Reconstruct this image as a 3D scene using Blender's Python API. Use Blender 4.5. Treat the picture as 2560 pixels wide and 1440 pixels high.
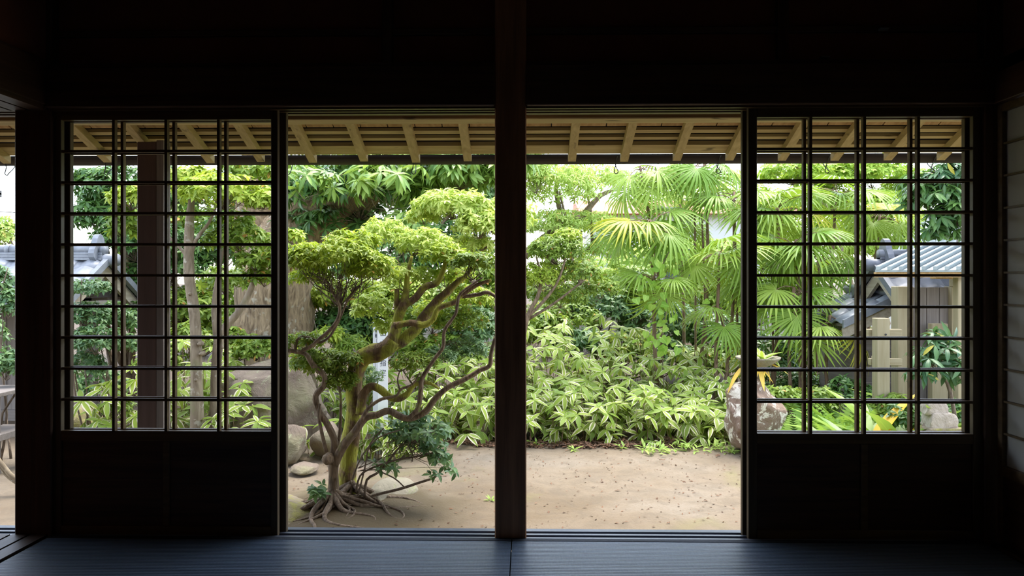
import bpy, bmesh, math, random
import numpy as np
from mathutils import Vector, Matrix, noise
for o in list(bpy.data.objects): bpy.data.objects.remove(o)
SC = bpy.context.scene; COL = SC.collection
PI = math.pi
# ------------------------------------------------------------------ camera, sky, sun, exposure
F = 1830.0; HOR = 700.0; YAW = math.radians(1.1); CH = 1.07
cd = bpy.data.cameras.new('camera'); cd.sensor_width = 36; cd.lens = 36*F/2560
cd.shift_y = -(720-HOR)/2560; cd.clip_start = .05; cd.clip_end = 300
cam = bpy.data.objects.new('camera', cd); COL.objects.link(cam)
cam.location = (0, 0, CH); cam.rotation_euler = (PI/2, 0, YAW); SC.camera = cam
w = bpy.data.worlds.new('sky'); SC.world = w; w.use_nodes = True
nt = w.node_tree; bg = nt.nodes['Background']
sk = nt.nodes.new('ShaderNodeTexSky'); sk.sky_type = 'NISHITA'; sk.sun_disc = False
sk.sun_elevation = math.radians(68); sk.sun_rotation = math.radians(38)
sk.air_density = 1.0; sk.dust_density = 1.0; sk.ozone_density = 1.0
hs_ = nt.nodes.new('ShaderNodeHueSaturation'); hs_.inputs['Saturation'].default_value = .55   # thin bright haze over the whole sky
nt.links.new(sk.outputs[0], hs_.inputs['Color']); nt.links.new(hs_.outputs[0], bg.inputs[0]); bg.inputs[1].default_value = 0.42
sl = bpy.data.lights.new('sun', 'SUN'); sl.energy = 2.2; sl.angle = math.radians(40); sl.color = (1, .95, .84)
sun = bpy.data.objects.new('sun', sl); COL.objects.link(sun)
sd = Vector((.30, .38, 1.2)).normalized(); sun.rotation_euler = sd.to_track_quat('Z', 'Y').to_euler(); sun.location = (0, 6, 9)
vs = SC.view_settings; vs.view_transform = 'Standard'; vs.look = 'None'; vs.gamma = 1; vs.use_curve_mapping = False
vs.exposure = 1.35
# ------------------------------------------------------------------ helpers
FW = np.array([-math.sin(YAW), math.cos(YAW)]); RT = np.array([math.cos(YAW), math.sin(YAW)])
def P(px, py, Y):
    a = (px-1280)/F; b = (HOR-py)/F
    dx = FW[0]+RT[0]*a; dy = FW[1]+RT[1]*a; t = Y/dy
    return Vector((dx*t, Y, CH+b*t))
def PX(px, Y): return P(px, 700, Y).x
def PZ(py, Y): return P(1280, py, Y).z
MOUND = P(862, 1280, 4.72)
def sst(a, b, x): t = min(1, max(0, (x-a)/(b-a))); return t*t*(3-2*t)
def gh(x, y):
    z = -.42 + .012*noise.noise(Vector((x*1.3, y*1.3, 0)))
    z += .085*math.exp(-(((x-MOUND.x-.08)/.46)**2+((y-MOUND.y)/.38)**2))
    z += .22*sst(6.7, 9.5, y)
    return z
def thing(name, label, cat, loc=(0, 0, 0), group=None, kind=None):
    o = bpy.data.objects.new(name, None); COL.objects.link(o); o.location = loc; o.empty_display_size = .1
    return tag(o, label, cat, group, kind)
def tag(o, label, cat, group=None, kind=None):
    o['label'] = label; o['category'] = cat
    if group: o['group'] = group
    if kind: o['kind'] = kind
    return o
def setpar(o, parent):
    if parent is not None:
        o.parent = parent
        if parent.type == 'EMPTY': o.matrix_parent_inverse = Matrix.Translation(-Vector(parent.location))
def link(name, me, mat, parent=None, kind=None):
    if mat is not None and not me.materials: me.materials.append(mat)
    o = bpy.data.objects.new(name, me); COL.objects.link(o); setpar(o, parent)
    if kind: o['kind'] = kind
    return o
def pym(name, V, Fs, smooth=False):
    me = bpy.data.meshes.new(name); me.from_pydata([tuple(v) for v in V], [], Fs); me.update()
    if smooth: me.polygons.foreach_set('use_smooth', [True]*len(me.polygons))
    return me
class MB:
    def __init__(s): s.V = []; s.F = []
    def add(s, V, Fs):
        n = len(s.V); s.V += [tuple(v) for v in V]; s.F += [tuple(i+n for i in f) for f in Fs]; return s
    def box(s, x0, x1, y0, y1, z0, z1, c=0.0, M=None):
        """box with 45 degree chamfers of size c on all edges"""
        if x1 < x0: x0, x1 = x1, x0
        if y1 < y0: y0, y1 = y1, y0
        if z1 < z0: z0, z1 = z1, z0
        if c <= 0:
            V = [(x, y, z) for x in (x0, x1) for y in (y0, y1) for z in (z0, z1)]
            Fs = [(0,1,3,2),(4,6,7,5),(0,4,5,1),(2,3,7,6),(0,2,6,4),(1,5,7,3)]
        else:
            bm = bmesh.new(); bmesh.ops.create_cube(bm, size=1)
            for v in bm.verts: v.co = Vector(((x0+x1)/2+v.co.x*(x1-x0), (y0+y1)/2+v.co.y*(y1-y0), (z0+z1)/2+v.co.z*(z1-z0)))
            bmesh.ops.bevel(bm, geom=list(bm.edges), offset=c, segments=1, affect='EDGES')
            bm.verts.index_update(); V = [v.co.copy() for v in bm.verts]; Fs = [[v.index for v in f.verts] for f in bm.faces]; bm.free()
        if M is not None: V = [M @ Vector(v) for v in V]
        return s.add(V, Fs)
    def tube(s, pts, rads, seg=8, res=3, wob=0, sd=0):
        V, Fs = tube(pts, rads, seg, res, wob, sd); return s.add(V, Fs)
    def build(s, name, mat, parent=None, smooth=False, kind=None):
        return link(name, pym(name, s.V, s.F, smooth), mat, parent, kind)
def box(name, mat, parent, x0, x1, y0, y1, z0, z1, c=0.0, M=None, kind=None):
    return MB().box(x0, x1, y0, y1, z0, z1, c, M).build(name, mat, parent, kind=kind)
def catmull(A, res):
    A = np.asarray(A, float); n = len(A)
    if res <= 1 or n < 3: return A
    out = []
    for i in range(n-1):
        p0 = A[max(i-1, 0)]; p1 = A[i]; p2 = A[i+1]; p3 = A[min(i+2, n-1)]
        for k in range(res):
            t = k/res
            out.append(.5*((2*p1)+(-p0+p2)*t+(2*p0-5*p1+4*p2-p3)*t*t+(-p0+3*p1-3*p2+p3)*t**3))
    out.append(A[-1]); return np.array(out)
def tube(pts, rads, seg=8, res=3, wob=0, sd=0):
    A = catmull([list(p)+[r] for p, r in zip(pts, rads)], res)
    pos = A[:, :3]; rr = np.maximum(A[:, 3], .0004); n = len(pos); V = []; Fs = []
    up = None
    for i in range(n):
        t = Vector(pos[min(i+1, n-1)]-pos[max(i-1, 0)])
        if t.length < 1e-9: t = Vector((0, 0, 1))
        t.normalize()
        if up is None: up = t.orthogonal().normalized()
        up = (up-t*up.dot(t)); up = up.normalized() if up.length > 1e-6 else t.orthogonal().normalized()
        sdv = t.cross(up)
        for k in range(seg):
            a = 2*PI*k/seg; r = rr[i]
            if wob: r *= 1+wob*noise.noise(Vector((math.cos(a)*1.5+sd, math.sin(a)*1.5, i*.35+sd*3)))
            V.append(Vector(pos[i])+(up*math.cos(a)+sdv*math.sin(a))*r)
    for i in range(n-1):
        for k in range(seg):
            k2 = (k+1) % seg; Fs.append((i*seg+k, i*seg+k2, (i+1)*seg+k2, (i+1)*seg+k))
    Fs.append(tuple(range(seg-1, -1, -1))); Fs.append(tuple((n-1)*seg+k for k in range(seg)))
    return V, Fs
def lathe(prof, seg=16, M=None):
    V = []; Fs = []
    for r, z in prof:
        for k in range(seg): a = 2*PI*k/seg; V.append(Vector((r*math.cos(a), r*math.sin(a), z)))
    for i in range(len(prof)-1):
        for k in range(seg): k2 = (k+1) % seg; Fs.append((i*seg+k, i*seg+k2, (i+1)*seg+k2, (i+1)*seg+k))
    Fs.append(tuple(range(seg-1, -1, -1))); Fs.append(tuple((len(prof)-1)*seg+k for k in range(seg)))
    if M is not None: V = [M @ v for v in V]
    return V, Fs
# ------------------------------------------------------------------ materials
def newmat(name):
    m = bpy.data.materials.new(name); m.use_nodes = True; n = m.node_tree.nodes
    return m, n, m.node_tree.links, n['Principled BSDF']
def ramp(n, l, src, stops):
    r = n.new('ShaderNodeValToRGB'); e = r.color_ramp.elements
    while len(e) < len(stops): e.new(.5)
    for i, (p, c) in enumerate(stops): e[i].position = p; e[i].color = (*c, 1)
    l.new(src, r.inputs[0]); return r.outputs[0]
def noisen(n, l, scale, detail=4, vec=None, dist=0, rough=.55):
    t = n.new('ShaderNodeTexNoise'); t.inputs['Scale'].default_value = scale; t.inputs['Detail'].default_value = detail
    t.inputs['Distortion'].default_value = dist; t.inputs['Roughness'].default_value = rough
    if vec is not None: l.new(vec, t.inputs['Vector'])
    return t.outputs[0]
def objvec(n, l, sc=(1, 1, 1), rnd=False):
    g = n.new('ShaderNodeTexCoord'); mp = n.new('ShaderNodeMapping'); mp.inputs['Scale'].default_value = sc
    l.new(g.outputs['Object'], mp.inputs[0])
    if rnd:
        oi = n.new('ShaderNodeObjectInfo'); m = n.new('ShaderNodeMath'); m.operation = 'MULTIPLY'; m.inputs[1].default_value = 37
        l.new(oi.outputs['Random'], m.inputs[0]); l.new(m.outputs[0], mp.inputs['Location'])
    return mp.outputs[0]
def mixc(n, l, f, a, b):
    m = n.new('ShaderNodeMix'); m.data_type = 'RGBA'
    if isinstance(f, float): m.inputs[0].default_value = f
    else: l.new(f, m.inputs[0])
    for i, c in ((6, a), (7, b)):
        if isinstance(c, tuple): m.inputs[i].default_value = (*c, 1)
        else: l.new(c, m.inputs[i])
    return m.outputs[2]
def bump(n, l, src, p, st=.3, d=.01):
    b = n.new('ShaderNodeBump'); b.inputs['Strength'].default_value = st; b.inputs['Distance'].default_value = d
    l.new(src, b.inputs['Height']); l.new(b.outputs[0], p.inputs['Normal'])
def woodmat(name, c1, c2, axis='x', rough=.6, scale=1.0, bs=.25, knots=False):
    m, n, l, p = newmat(name)
    s = {'x': (1.2, 22, 22), 'y': (22, 1.2, 22), 'z': (22, 22, 1.2)}[axis]
    v = objvec(n, l, tuple(q*scale for q in s), True)
    a = noisen(n, l, 1.6, 6, v, .6); c = ramp(n, l, a, [(.3, c1), (.7, c2)])
    if knots:
        v2 = objvec(n, l, {'x': (3, 9, 9), 'y': (9, 3, 9), 'z': (9, 9, 3)}[axis], True)
        k = noisen(n, l, 2.1, 2, v2); kf = ramp(n, l, k, [(.66, (0, 0, 0)), (.74, (1, 1, 1))])
        c = mixc(n, l, kf, c, tuple(q*.45 for q in c1))
    l.new(c, p.inputs['Base Color']); p.inputs['Roughness'].default_value = rough
    bump(n, l, a, p, bs, .004); return m
def plainmat(name, c1, c2, sc=8, rough=.8, bs=.2, bd=.01, metal=0):
    m, n, l, p = newmat(name); v = objvec(n, l, (1, 1, 1), False)
    a = noisen(n, l, sc, 6, v); l.new(ramp(n, l, a, [(.3, c1), (.7, c2)]), p.inputs['Base Color'])
    p.inputs['Roughness'].default_value = rough; p.inputs['Metallic'].default_value = metal
    bump(n, l, a, p, bs, bd); return m
def barkmat(name, c1, c2, moss=None, mossamt=.5, lich=None, sc=1.0, bs=.8):
    m, n, l, p = newmat(name); v = objvec(n, l, (26*sc, 26*sc, 7*sc))
    a = noisen(n, l, 1.3, 7, v, 1.2); c = ramp(n, l, a, [(.32, c1), (.68, c2)])
    v2 = objvec(n, l, (5*sc, 5*sc, 5*sc))
    if moss:
        b = noisen(n, l, 1.6, 5, v2); c = mixc(n, l, ramp(n, l, b, [(mossamt, (0, 0, 0)), (mossamt+.12, (1, 1, 1))]), c, moss)
    if lich:
        b = noisen(n, l, 4.5, 5, v2); c = mixc(n, l, ramp(n, l, b, [(.6, (0, 0, 0)), (.66, (1, 1, 1))]), c, lich)
    l.new(c, p.inputs['Base Color']); p.inputs['Roughness'].default_value = .9; bump(n, l, a, p, bs, .02); return m
def leafmat(name, c1, c2, tr=(.3, .42, .06), tf=.35, rough=.42, obj=False, accent=None, af=.06, stripe=False, spec=.28):
    m, n, l, p = newmat(name)
    if obj: rnd = n.new('ShaderNodeObjectInfo').outputs['Random']
    else:
        at = n.new('ShaderNodeAttribute'); at.attribute_name = 'rnd'; rnd = at.outputs['Fac']
    stops = [(0, c1), (1-af if accent else 1, c2)]
    if accent: stops += [(1-af+.005, accent)]
    c = ramp(n, l, rnd, stops); tcol = mixc(n, l, .5, c, tr)
    uv = n.new('ShaderNodeUVMap'); uv.uv_map = 'UVMap'; sx = n.new('ShaderNodeSeparateXYZ'); l.new(uv.outputs[0], sx.inputs[0])
    ab = n.new('ShaderNodeMath'); ab.operation = 'SUBTRACT'; ab.inputs[1].default_value = .5; l.new(sx.outputs[0], ab.inputs[0])
    a2 = n.new('ShaderNodeMath'); a2.operation = 'ABSOLUTE'; l.new(ab.outputs[0], a2.inputs[0])
    if stripe:
        # cream margins of varying width and fine yellowish stripes along the blade
        th = n.new('ShaderNodeMath'); th.operation = 'MULTIPLY_ADD'; th.inputs[1].default_value = -.24; th.inputs[2].default_value = .47; r2 = n.new('ShaderNodeMath'); r2.operation = 'POWER'; r2.inputs[1].default_value = 1.7; l.new(rnd, r2.inputs[0]); l.new(r2.outputs[0], th.inputs[0])
        gt = n.new('ShaderNodeMath'); gt.operation = 'SUBTRACT'; l.new(a2.outputs[0], gt.inputs[0]); l.new(th.outputs[0], gt.inputs[1])
        f = ramp(n, l, gt.outputs[0], [(0, (0, 0, 0)), (.05, (1, 1, 1))])
        wv = n.new('ShaderNodeMath'); wv.operation = 'SINE'; m9 = n.new('ShaderNodeMath'); m9.operation = 'MULTIPLY'; m9.inputs[1].default_value = 44
        l.new(sx.outputs[0], m9.inputs[0]); l.new(m9.outputs[0], wv.inputs[0])
        f2 = ramp(n, l, wv.outputs[0], [(.3, (0, 0, 0)), (.9, (.55, .55, .55))])
        c = mixc(n, l, f2, c, (.46, .52, .08)); c = mixc(n, l, f, c, (.85, .78, .56)); tcol = mixc(n, l, .6, c, (.5, .62, .06))
    else:
        f = ramp(n, l, a2.outputs[0], [(0, (.5, .5, .5)), (.06, (0, 0, 0))])
        c = mixc(n, l, f, c, tuple(min(1, q*1.6+.03) for q in c2))
    l.new(c, p.inputs['Base Color']); p.inputs['Roughness'].default_value = rough; p.inputs['Specular IOR Level'].default_value = spec
    tn = n.new('ShaderNodeBsdfTranslucent'); l.new(tcol, tn.inputs[0])
    ms = n.new('ShaderNodeMixShader'); ms.inputs[0].default_value = tf
    l.new(p.outputs[0], ms.inputs[1]); l.new(tn.outputs[0], ms.inputs[2]); l.new(ms.outputs[0], n['Material Output'].inputs[0])
    return m
M = {}
for ax in 'xyz':
    M['dark_'+ax] = woodmat('dark_stained_wood_'+ax, (0.036, 0.017, 0.009), (0.101, 0.051, 0.027), ax, .5)
    M['pale_'+ax] = woodmat('weathered_pale_wood_'+ax, (0.426, 0.321, 0.132), (0.617, 0.495, 0.232), ax, .75, knots=True)
    M['grey_'+ax] = woodmat('silver_grey_wood_'+ax, (0.165, 0.138, 0.121), (0.259, 0.226, 0.204), ax, .8)
    M['new_'+ax] = woodmat('fresh_cypress_wood_'+ax, (0.275, 0.220, 0.121), (0.363, 0.308, 0.193), ax, .7)
M['board'] = woodmat('eave_board_wood', (0.374, 0.217, 0.078), (0.573, 0.371, 0.164), 'y', .75)
M['lattice'] = woodmat('lattice_wood', (0.075, 0.043, 0.017), (0.165, 0.101, 0.040), 'x', .5)
M['barge'] = woodmat('pale_bargeboard_wood', (.30, .25, .18), (.44, .38, .29), 'y', .8)
M['stile'] = woodmat('door_stile_wood', (.055, .036, .018), (.11, .075, .038), 'z', .5)
M['sill'] = woodmat('sky_tinted_worn_sill_wood', (.10, .115, .15), (.17, .19, .24), 'x', .32)  # blue sky reflection is painted into this wood's base colour
M['post'] = woodmat('reddish_brown_post_wood', (0.259, 0.114, 0.052), (0.573, 0.277, 0.132), 'z', .48)
M['clay'] = plainmat('red_brown_clay', (0.168, 0.058, 0.031), (0.224, 0.078, 0.042), 5, .95)
M['darkpost'] = woodmat('brown_stained_post', (.085, .048, .036), (.12, .07, .055), 'z', .6)
M['gutter'] = plainmat('brown_gutter_metal', (.035, .026, .02), (.05, .038, .03), 4, .8)
M['black'] = plainmat('black_iron', (.015, .015, .016), (.03, .03, .03), 10, .6)
M['bed'] = plainmat('dark_roof_underlay', (.018, .013, .011), (.03, .022, .018), 6, .95)
M['tile'] = plainmat('grey_kawara_tile', (0.144, 0.158, 0.180), (0.223, 0.238, 0.266), 14, .38, .15, .004)
M['tile_d'] = plainmat('dark_grey_kawara_tile', (0.086, 0.094, 0.108), (0.144, 0.151, 0.173), 14, .4, .15, .004)
M['plaster'] = plainmat('pale_plaster', (0.446, 0.432, 0.389), (0.518, 0.504, 0.461), 4, .9)
M['white'] = plainmat('white_paint', (0.576, 0.590, 0.605), (0.619, 0.626, 0.634), 3, .5)
M['ink'] = plainmat('dark_blue_ink', (.02, .025, .05), (.03, .035, .06), 3, .7)
M['redroof'] = plainmat('orange_red_roof', (.50, .13, .06), (.62, .20, .09), 6, .7)
M['glass'] = plainmat('dark_window_glass', (.05, .07, .09), (.08, .10, .12), 2, .12)
M['seam'] = plainmat('grey_green_sheet_metal', (0.187, 0.223, 0.230), (0.259, 0.302, 0.302), 5, .42, .05, .003, .25)
M['rope'] = plainmat('green_hose_rubber', (.16, .17, .08), (.22, .22, .11), 5, .6)
M['heri'] = plainmat('navy_mat_border_cloth', (.012, .018, .03), (.02, .028, .045), 90, .8)
def m_paper():
    m, n, l, p = newmat('shoji_paper'); p.inputs['Base Color'].default_value = (.50, .49, .44, 1); p.inputs['Roughness'].default_value = .9
    tn = n.new('ShaderNodeBsdfTranslucent'); tn.inputs[0].default_value = (.8, .78, .72, 1); ms = n.new('ShaderNodeMixShader'); ms.inputs[0].default_value = .07
    l.new(p.outputs[0], ms.inputs[1]); l.new(tn.outputs[0], ms.inputs[2]); l.new(ms.outputs[0], n['Material Output'].inputs[0]); return m
M['paper'] = m_paper()
def m_tatami():
    m, n, l, p = newmat('sky_tinted_woven_rush'); v = objvec(n, l, (1, 1, 1), False)
    wv = n.new('ShaderNodeTexWave'); wv.wave_type = 'BANDS'; wv.bands_direction = 'Y'; wv.inputs['Scale'].default_value = 22
    wv.inputs['Distortion'].default_value = .6; wv.inputs['Detail'].default_value = 2; wv.inputs['Detail Scale'].default_value = 2; l.new(v, wv.inputs[0])
    v2 = objvec(n, l, (160, 30, 1)); a = noisen(n, l, 1, 4, v2)
    c = ramp(n, l, a, [(.3, (.10, .15, .215)), (.7, (.155, .215, .295))])  # rush colour carries a painted blue tint of reflected sky
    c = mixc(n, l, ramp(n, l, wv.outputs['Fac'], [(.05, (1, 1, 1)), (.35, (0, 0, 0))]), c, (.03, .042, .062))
    l.new(c, p.inputs['Base Color']); p.inputs['Roughness'].default_value = .42; p.inputs['Specular IOR Level'].default_value = .6
    bump(n, l, wv.outputs['Fac'], p, .5, .004); return m
M['tatami'] = m_tatami()
def m_ground():
    m, n, l, p = newmat('sandy_garden_soil'); v = objvec(n, l, (1, 1, 1))
    a = noisen(n, l, 1.1, 8, v, .4); f = noisen(n, l, 60, 5, v)
    c = ramp(n, l, a, [(.32, (0.144, 0.103, 0.060)), (.5, (0.194, 0.148, 0.098)), (.68, (0.220, 0.181, 0.134))])
    c = mixc(n, l, ramp(n, l, f, [(.35, (0.35,0.35,0.35)), (.55, (0, 0, 0))]), c, (0.154, 0.110, 0.066))
    md = noisen(n, l, 5.5, 6, v, 1.0, .65); c = mixc(n, l, ramp(n, l, md, [(.36, (.42, .42, .42)), (.56, (0, 0, 0))]), c, (.10, .078, .052))
    ms = noisen(n, l, .75, 5, v, .8); c = mixc(n, l, ramp(n, l, ms, [(.56, (0, 0, 0)), (.70, (0.7,0.7,0.7))]), c, (0.182, 0.171, 0.050))
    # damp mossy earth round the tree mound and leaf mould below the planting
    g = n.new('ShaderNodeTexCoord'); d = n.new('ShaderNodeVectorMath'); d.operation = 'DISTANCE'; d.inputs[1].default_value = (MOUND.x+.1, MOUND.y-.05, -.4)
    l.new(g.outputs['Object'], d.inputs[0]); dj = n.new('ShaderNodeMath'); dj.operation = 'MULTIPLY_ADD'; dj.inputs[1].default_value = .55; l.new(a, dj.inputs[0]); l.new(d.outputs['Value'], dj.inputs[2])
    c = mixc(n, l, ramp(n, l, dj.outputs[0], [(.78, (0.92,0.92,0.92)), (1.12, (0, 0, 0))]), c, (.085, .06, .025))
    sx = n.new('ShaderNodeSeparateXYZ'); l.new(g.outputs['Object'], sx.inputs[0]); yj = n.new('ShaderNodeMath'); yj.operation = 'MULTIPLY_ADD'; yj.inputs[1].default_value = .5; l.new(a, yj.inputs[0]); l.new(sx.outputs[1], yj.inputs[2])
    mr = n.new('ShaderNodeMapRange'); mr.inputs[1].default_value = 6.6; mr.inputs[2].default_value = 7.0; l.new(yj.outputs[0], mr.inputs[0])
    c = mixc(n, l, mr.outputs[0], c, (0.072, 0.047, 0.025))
    l.new(c, p.inputs['Base Color']); p.inputs['Roughness'].default_value = .92; bump(n, l, f, p, .35, .012); return m
M['ground'] = m_ground()
def m_rock(name, c1, c2, lich, la=.58, moss=None):
    m, n, l, p = newmat(name); v = objvec(n, l, (1, 1, 1)); a = noisen(n, l, 5, 9, v, .5, .65)
    c = ramp(n, l, a, [(.3, c1), (.7, c2)]); b = noisen(n, l, 11, 8, v, .6, .65)
    if moss:
        q = noisen(n, l, 2.2, 4, v); c = mixc(n, l, ramp(n, l, q, [(.5, (0, 0, 0)), (.66, (.7, .7, .7))]), c, moss)
    c = mixc(n, l, ramp(n, l, b, [(la, (0, 0, 0)), (la+.06, (1, 1, 1))]), c, lich)
    l.new(c, p.inputs['Base Color']); p.inputs['Roughness'].default_value = .9; bump(n, l, a, p, .9, .05); return m
M['rock'] = m_rock('brown_grey_rock', (0.165, 0.121, 0.088), (0.292, 0.225, 0.169), (0.350, 0.360, 0.217), .60, (0.234, 0.225, 0.113))
M['rock_w'] = m_rock('brown_rock_white_lichen', (0.194, 0.126, 0.088), (0.311, 0.216, 0.153), (0.778, 0.711, 0.597), .53)
M['rock_m'] = m_rock('mossy_stone', (0.213, 0.171, 0.113), (0.331, 0.270, 0.177), (0.292, 0.270, 0.081), .52, (0.243, 0.225, 0.073))
M['rock_g'] = m_rock('smooth_grey_stone', (0.234, 0.208, 0.146), (0.321, 0.279, 0.202), (0.273, 0.270, 0.146), .6)
M['rock_p'] = m_rock('pale_carved_stone', (0.331, 0.279, 0.226), (0.486, 0.414, 0.338), (0.243, 0.216, 0.177), .62)
M['bark_m'] = barkmat('mossy_bark', (.085, .052, .024), (.26, .165, .085), (.36, .36, .045), .44)
M['bark_d'] = barkmat('grey_brown_bark', (0.099, 0.069, 0.043), (0.288, 0.206, 0.131), (0.270, 0.264, 0.087), .6)
M['bark_s'] = barkmat('smooth_pale_bark', (.16, .12, .075), (.33, .265, .18), (.20, .20, .09), .6, (.40, .36, .28), sc=.6, bs=.3)
M['bark_b'] = barkmat('old_tan_bark', (.12, .078, .042), (.40, .29, .17), None, .5, (.38, .33, .24), .55, 1.0)
M['bark_p'] = barkmat('palm_stem_fibre', (.13, .075, .04), (.30, .20, .13), (.28, .32, .06), .64)
M['twig'] = barkmat('thin_twig_bark', (.10, .07, .05), (.24, .18, .13))
M['root'] = barkmat('exposed_root', (.10, .07, .045), (.27, .20, .14))
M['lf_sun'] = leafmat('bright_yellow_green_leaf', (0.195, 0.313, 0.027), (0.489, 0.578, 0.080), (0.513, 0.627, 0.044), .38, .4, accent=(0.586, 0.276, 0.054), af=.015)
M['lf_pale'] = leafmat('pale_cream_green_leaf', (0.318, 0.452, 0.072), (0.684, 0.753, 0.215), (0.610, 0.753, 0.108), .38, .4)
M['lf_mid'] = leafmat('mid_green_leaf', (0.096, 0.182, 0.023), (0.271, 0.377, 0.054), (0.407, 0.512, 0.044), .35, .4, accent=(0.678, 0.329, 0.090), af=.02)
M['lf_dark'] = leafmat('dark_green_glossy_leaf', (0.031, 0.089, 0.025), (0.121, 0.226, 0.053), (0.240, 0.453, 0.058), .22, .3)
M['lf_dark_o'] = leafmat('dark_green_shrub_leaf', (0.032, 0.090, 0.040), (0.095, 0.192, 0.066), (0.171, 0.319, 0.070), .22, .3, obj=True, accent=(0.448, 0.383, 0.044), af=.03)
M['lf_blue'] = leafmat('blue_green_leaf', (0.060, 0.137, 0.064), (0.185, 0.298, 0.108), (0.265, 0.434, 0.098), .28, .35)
M['lf_blue_o'] = leafmat('blue_green_sprout_leaf', (0.053, 0.131, 0.059), (0.146, 0.260, 0.093), (0.265, 0.434, 0.098), .25, .33, obj=True)
M['lf_big'] = leafmat('broad_evergreen_leaf', (0.087, 0.190, 0.037), (0.264, 0.395, 0.080), (0.459, 0.634, 0.076), .3, .36)
M['lf_big_o'] = leafmat('long_evergreen_leaf', (0.132, 0.245, 0.048), (0.353, 0.491, 0.108), (0.494, 0.666, 0.086), .3, .36, obj=True)
M['lf_far'] = leafmat('hazy_light_green_leaf', (0.273, 0.410, 0.077), (0.525, 0.648, 0.169), (0.525, 0.670, 0.108), .42, .5, accent=(0.630, 0.453, 0.138), af=.04)
M['lf_maple'] = leafmat('fresh_maple_leaf', (0.217, 0.377, 0.054), (0.489, 0.609, 0.108), (0.543, 0.707, 0.072), .45, .5, accent=(0.678, 0.366, 0.054), af=.01)
M['lf_palm'] = leafmat('palm_blade', (0.138, 0.266, 0.027), (0.326, 0.442, 0.067), (0.386, 0.513, 0.033), .30, .40, obj=True, accent=(0.430, 0.407, 0.033), af=.07)
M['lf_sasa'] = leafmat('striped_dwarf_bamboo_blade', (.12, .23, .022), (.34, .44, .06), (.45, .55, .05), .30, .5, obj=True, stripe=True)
M['lf_sasa_s'] = leafmat('striped_dwarf_bamboo_lower_blade', (.07, .15, .018), (.20, .28, .04), (.42, .5, .05), .28, .5, stripe=True)  # darker blade tone for the lower leaves of each clump
M['lf_fern'] = leafmat('fern_green', (0.136, 0.293, 0.044), (0.299, 0.463, 0.080), (0.407, 0.609, 0.072), .38, .5, obj=True)
M['lf_asp'] = leafmat('broad_lily_blade', (0.081, 0.195, 0.031), (0.271, 0.390, 0.063), (0.407, 0.536, 0.063), .28, .3, obj=True, accent=(0.841, 0.512, 0.054), af=.1)
M['lf_yel'] = leafmat('yellowing_blade', (0.805, 0.483, 0.046), (0.900, 0.713, 0.184), (0.900, 0.690, 0.115), .35, .5, obj=True)
M['lf_vine'] = leafmat('heart_vine_leaf', (0.217, 0.414, 0.054), (0.434, 0.609, 0.126), (0.474, 0.731, 0.090), .38, .45, obj=True)
M['lf_weed'] = leafmat('weed_leaf', (0.217, 0.366, 0.063), (0.407, 0.536, 0.108), (0.474, 0.609, 0.090), .35, .5)
M['mulch'] = leafmat('dead_leaf', (.09, .05, .03), (.24, .13, .075), (.3, .15, .05), .15, .8, accent=(.08, .05, .035), af=.2)
# ------------------------------------------------------------------ leaf templates and scattering
def leaf_tpl(W=.3, n=2, fold=.25, droop=.15, belly=.45, curl=0):
    """unit-length leaf along +Y, facing +Z; returns verts, tris, uv per vert"""
    V = []; U = []; rows = []
    for i in range(n+1):
        t = i/n; y = t; z = -droop*t*t
        if i in (0, n):
            rows.append([len(V)]); V.append((0, y, z)); U.append((.5, t))
        else:
            e = math.log(.5)/math.log(belly); wd = W*.5*math.sin(PI*t**e)**.85
            rows.append([len(V), len(V)+1, len(V)+2])
            V += [(-wd, y, z+fold*wd), (0, y, z), (wd, y, z+fold*wd)]; U += [(0, t), (.5, t), (1, t)]
    T = []
    for a, b in zip(rows[:-1], rows[1:]):
        if len(a) == 1 and len(b) == 3: T += [(a[0], b[1], b[0]), (a[0], b[2], b[1])]
        elif len(a) == 3 and len(b) == 1: T += [(a[0], a[1], b[0]), (a[1], a[2], b[0])]
        elif len(a) == 3:
            for k in (0, 1): T += [(a[k], a[k+1], b[k+1]), (a[k], b[k+1], b[k])]
    return np.array(V, float), np.array(T, int), np.array(U, float)
def heart_tpl():
    o = [(0, .06), (.20, -.04), (.40, .04), (.47, .26), (.38, .52), (.20, .78), (0, 1.0)]
    V = [(x, y, .18*abs(x)-.12*y*y) for x, y in o]+[(-x, y, .18*abs(x)-.12*y*y) for x, y in o[1:-1]]+[(0, .4, -.04)]
    ring = list(range(7))+list(range(11, 6, -1)); c = 12
    T = [(c, ring[i], ring[(i+1) % 12]) for i in range(12)]
    return np.array(V), np.array(T), np.array([(v[0]+.5, v[1]) for v in V])
def tmesh(name, V, T, U=None, rnd=None):
    me = bpy.data.meshes.new(name); nv = len(V); nf = len(T)
    me.vertices.add(nv); me.vertices.foreach_set('co', V.astype(np.float32).ravel())
    me.loops.add(nf*3); me.loops.foreach_set('vertex_index', T.astype(np.int32).ravel())
    me.polygons.add(nf); me.polygons.foreach_set('loop_start', np.arange(0, nf*3, 3, dtype=np.int32))
    if U is not None:
        ul = me.uv_layers.new(name='UVMap'); ul.data.foreach_set('uv', U[T.ravel()].astype(np.float32).ravel())
    if rnd is not None:
        at = me.attributes.new('rnd', 'FLOAT', 'FACE'); at.data.foreach_set('value', rnd.astype(np.float32))
    me.update(calc_edges=True); me.polygons.foreach_set('use_smooth', np.ones(nf, dtype=bool)); return me
def nrm(a): return a/np.maximum(np.linalg.norm(a, axis=-1, keepdims=True), 1e-9)
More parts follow.
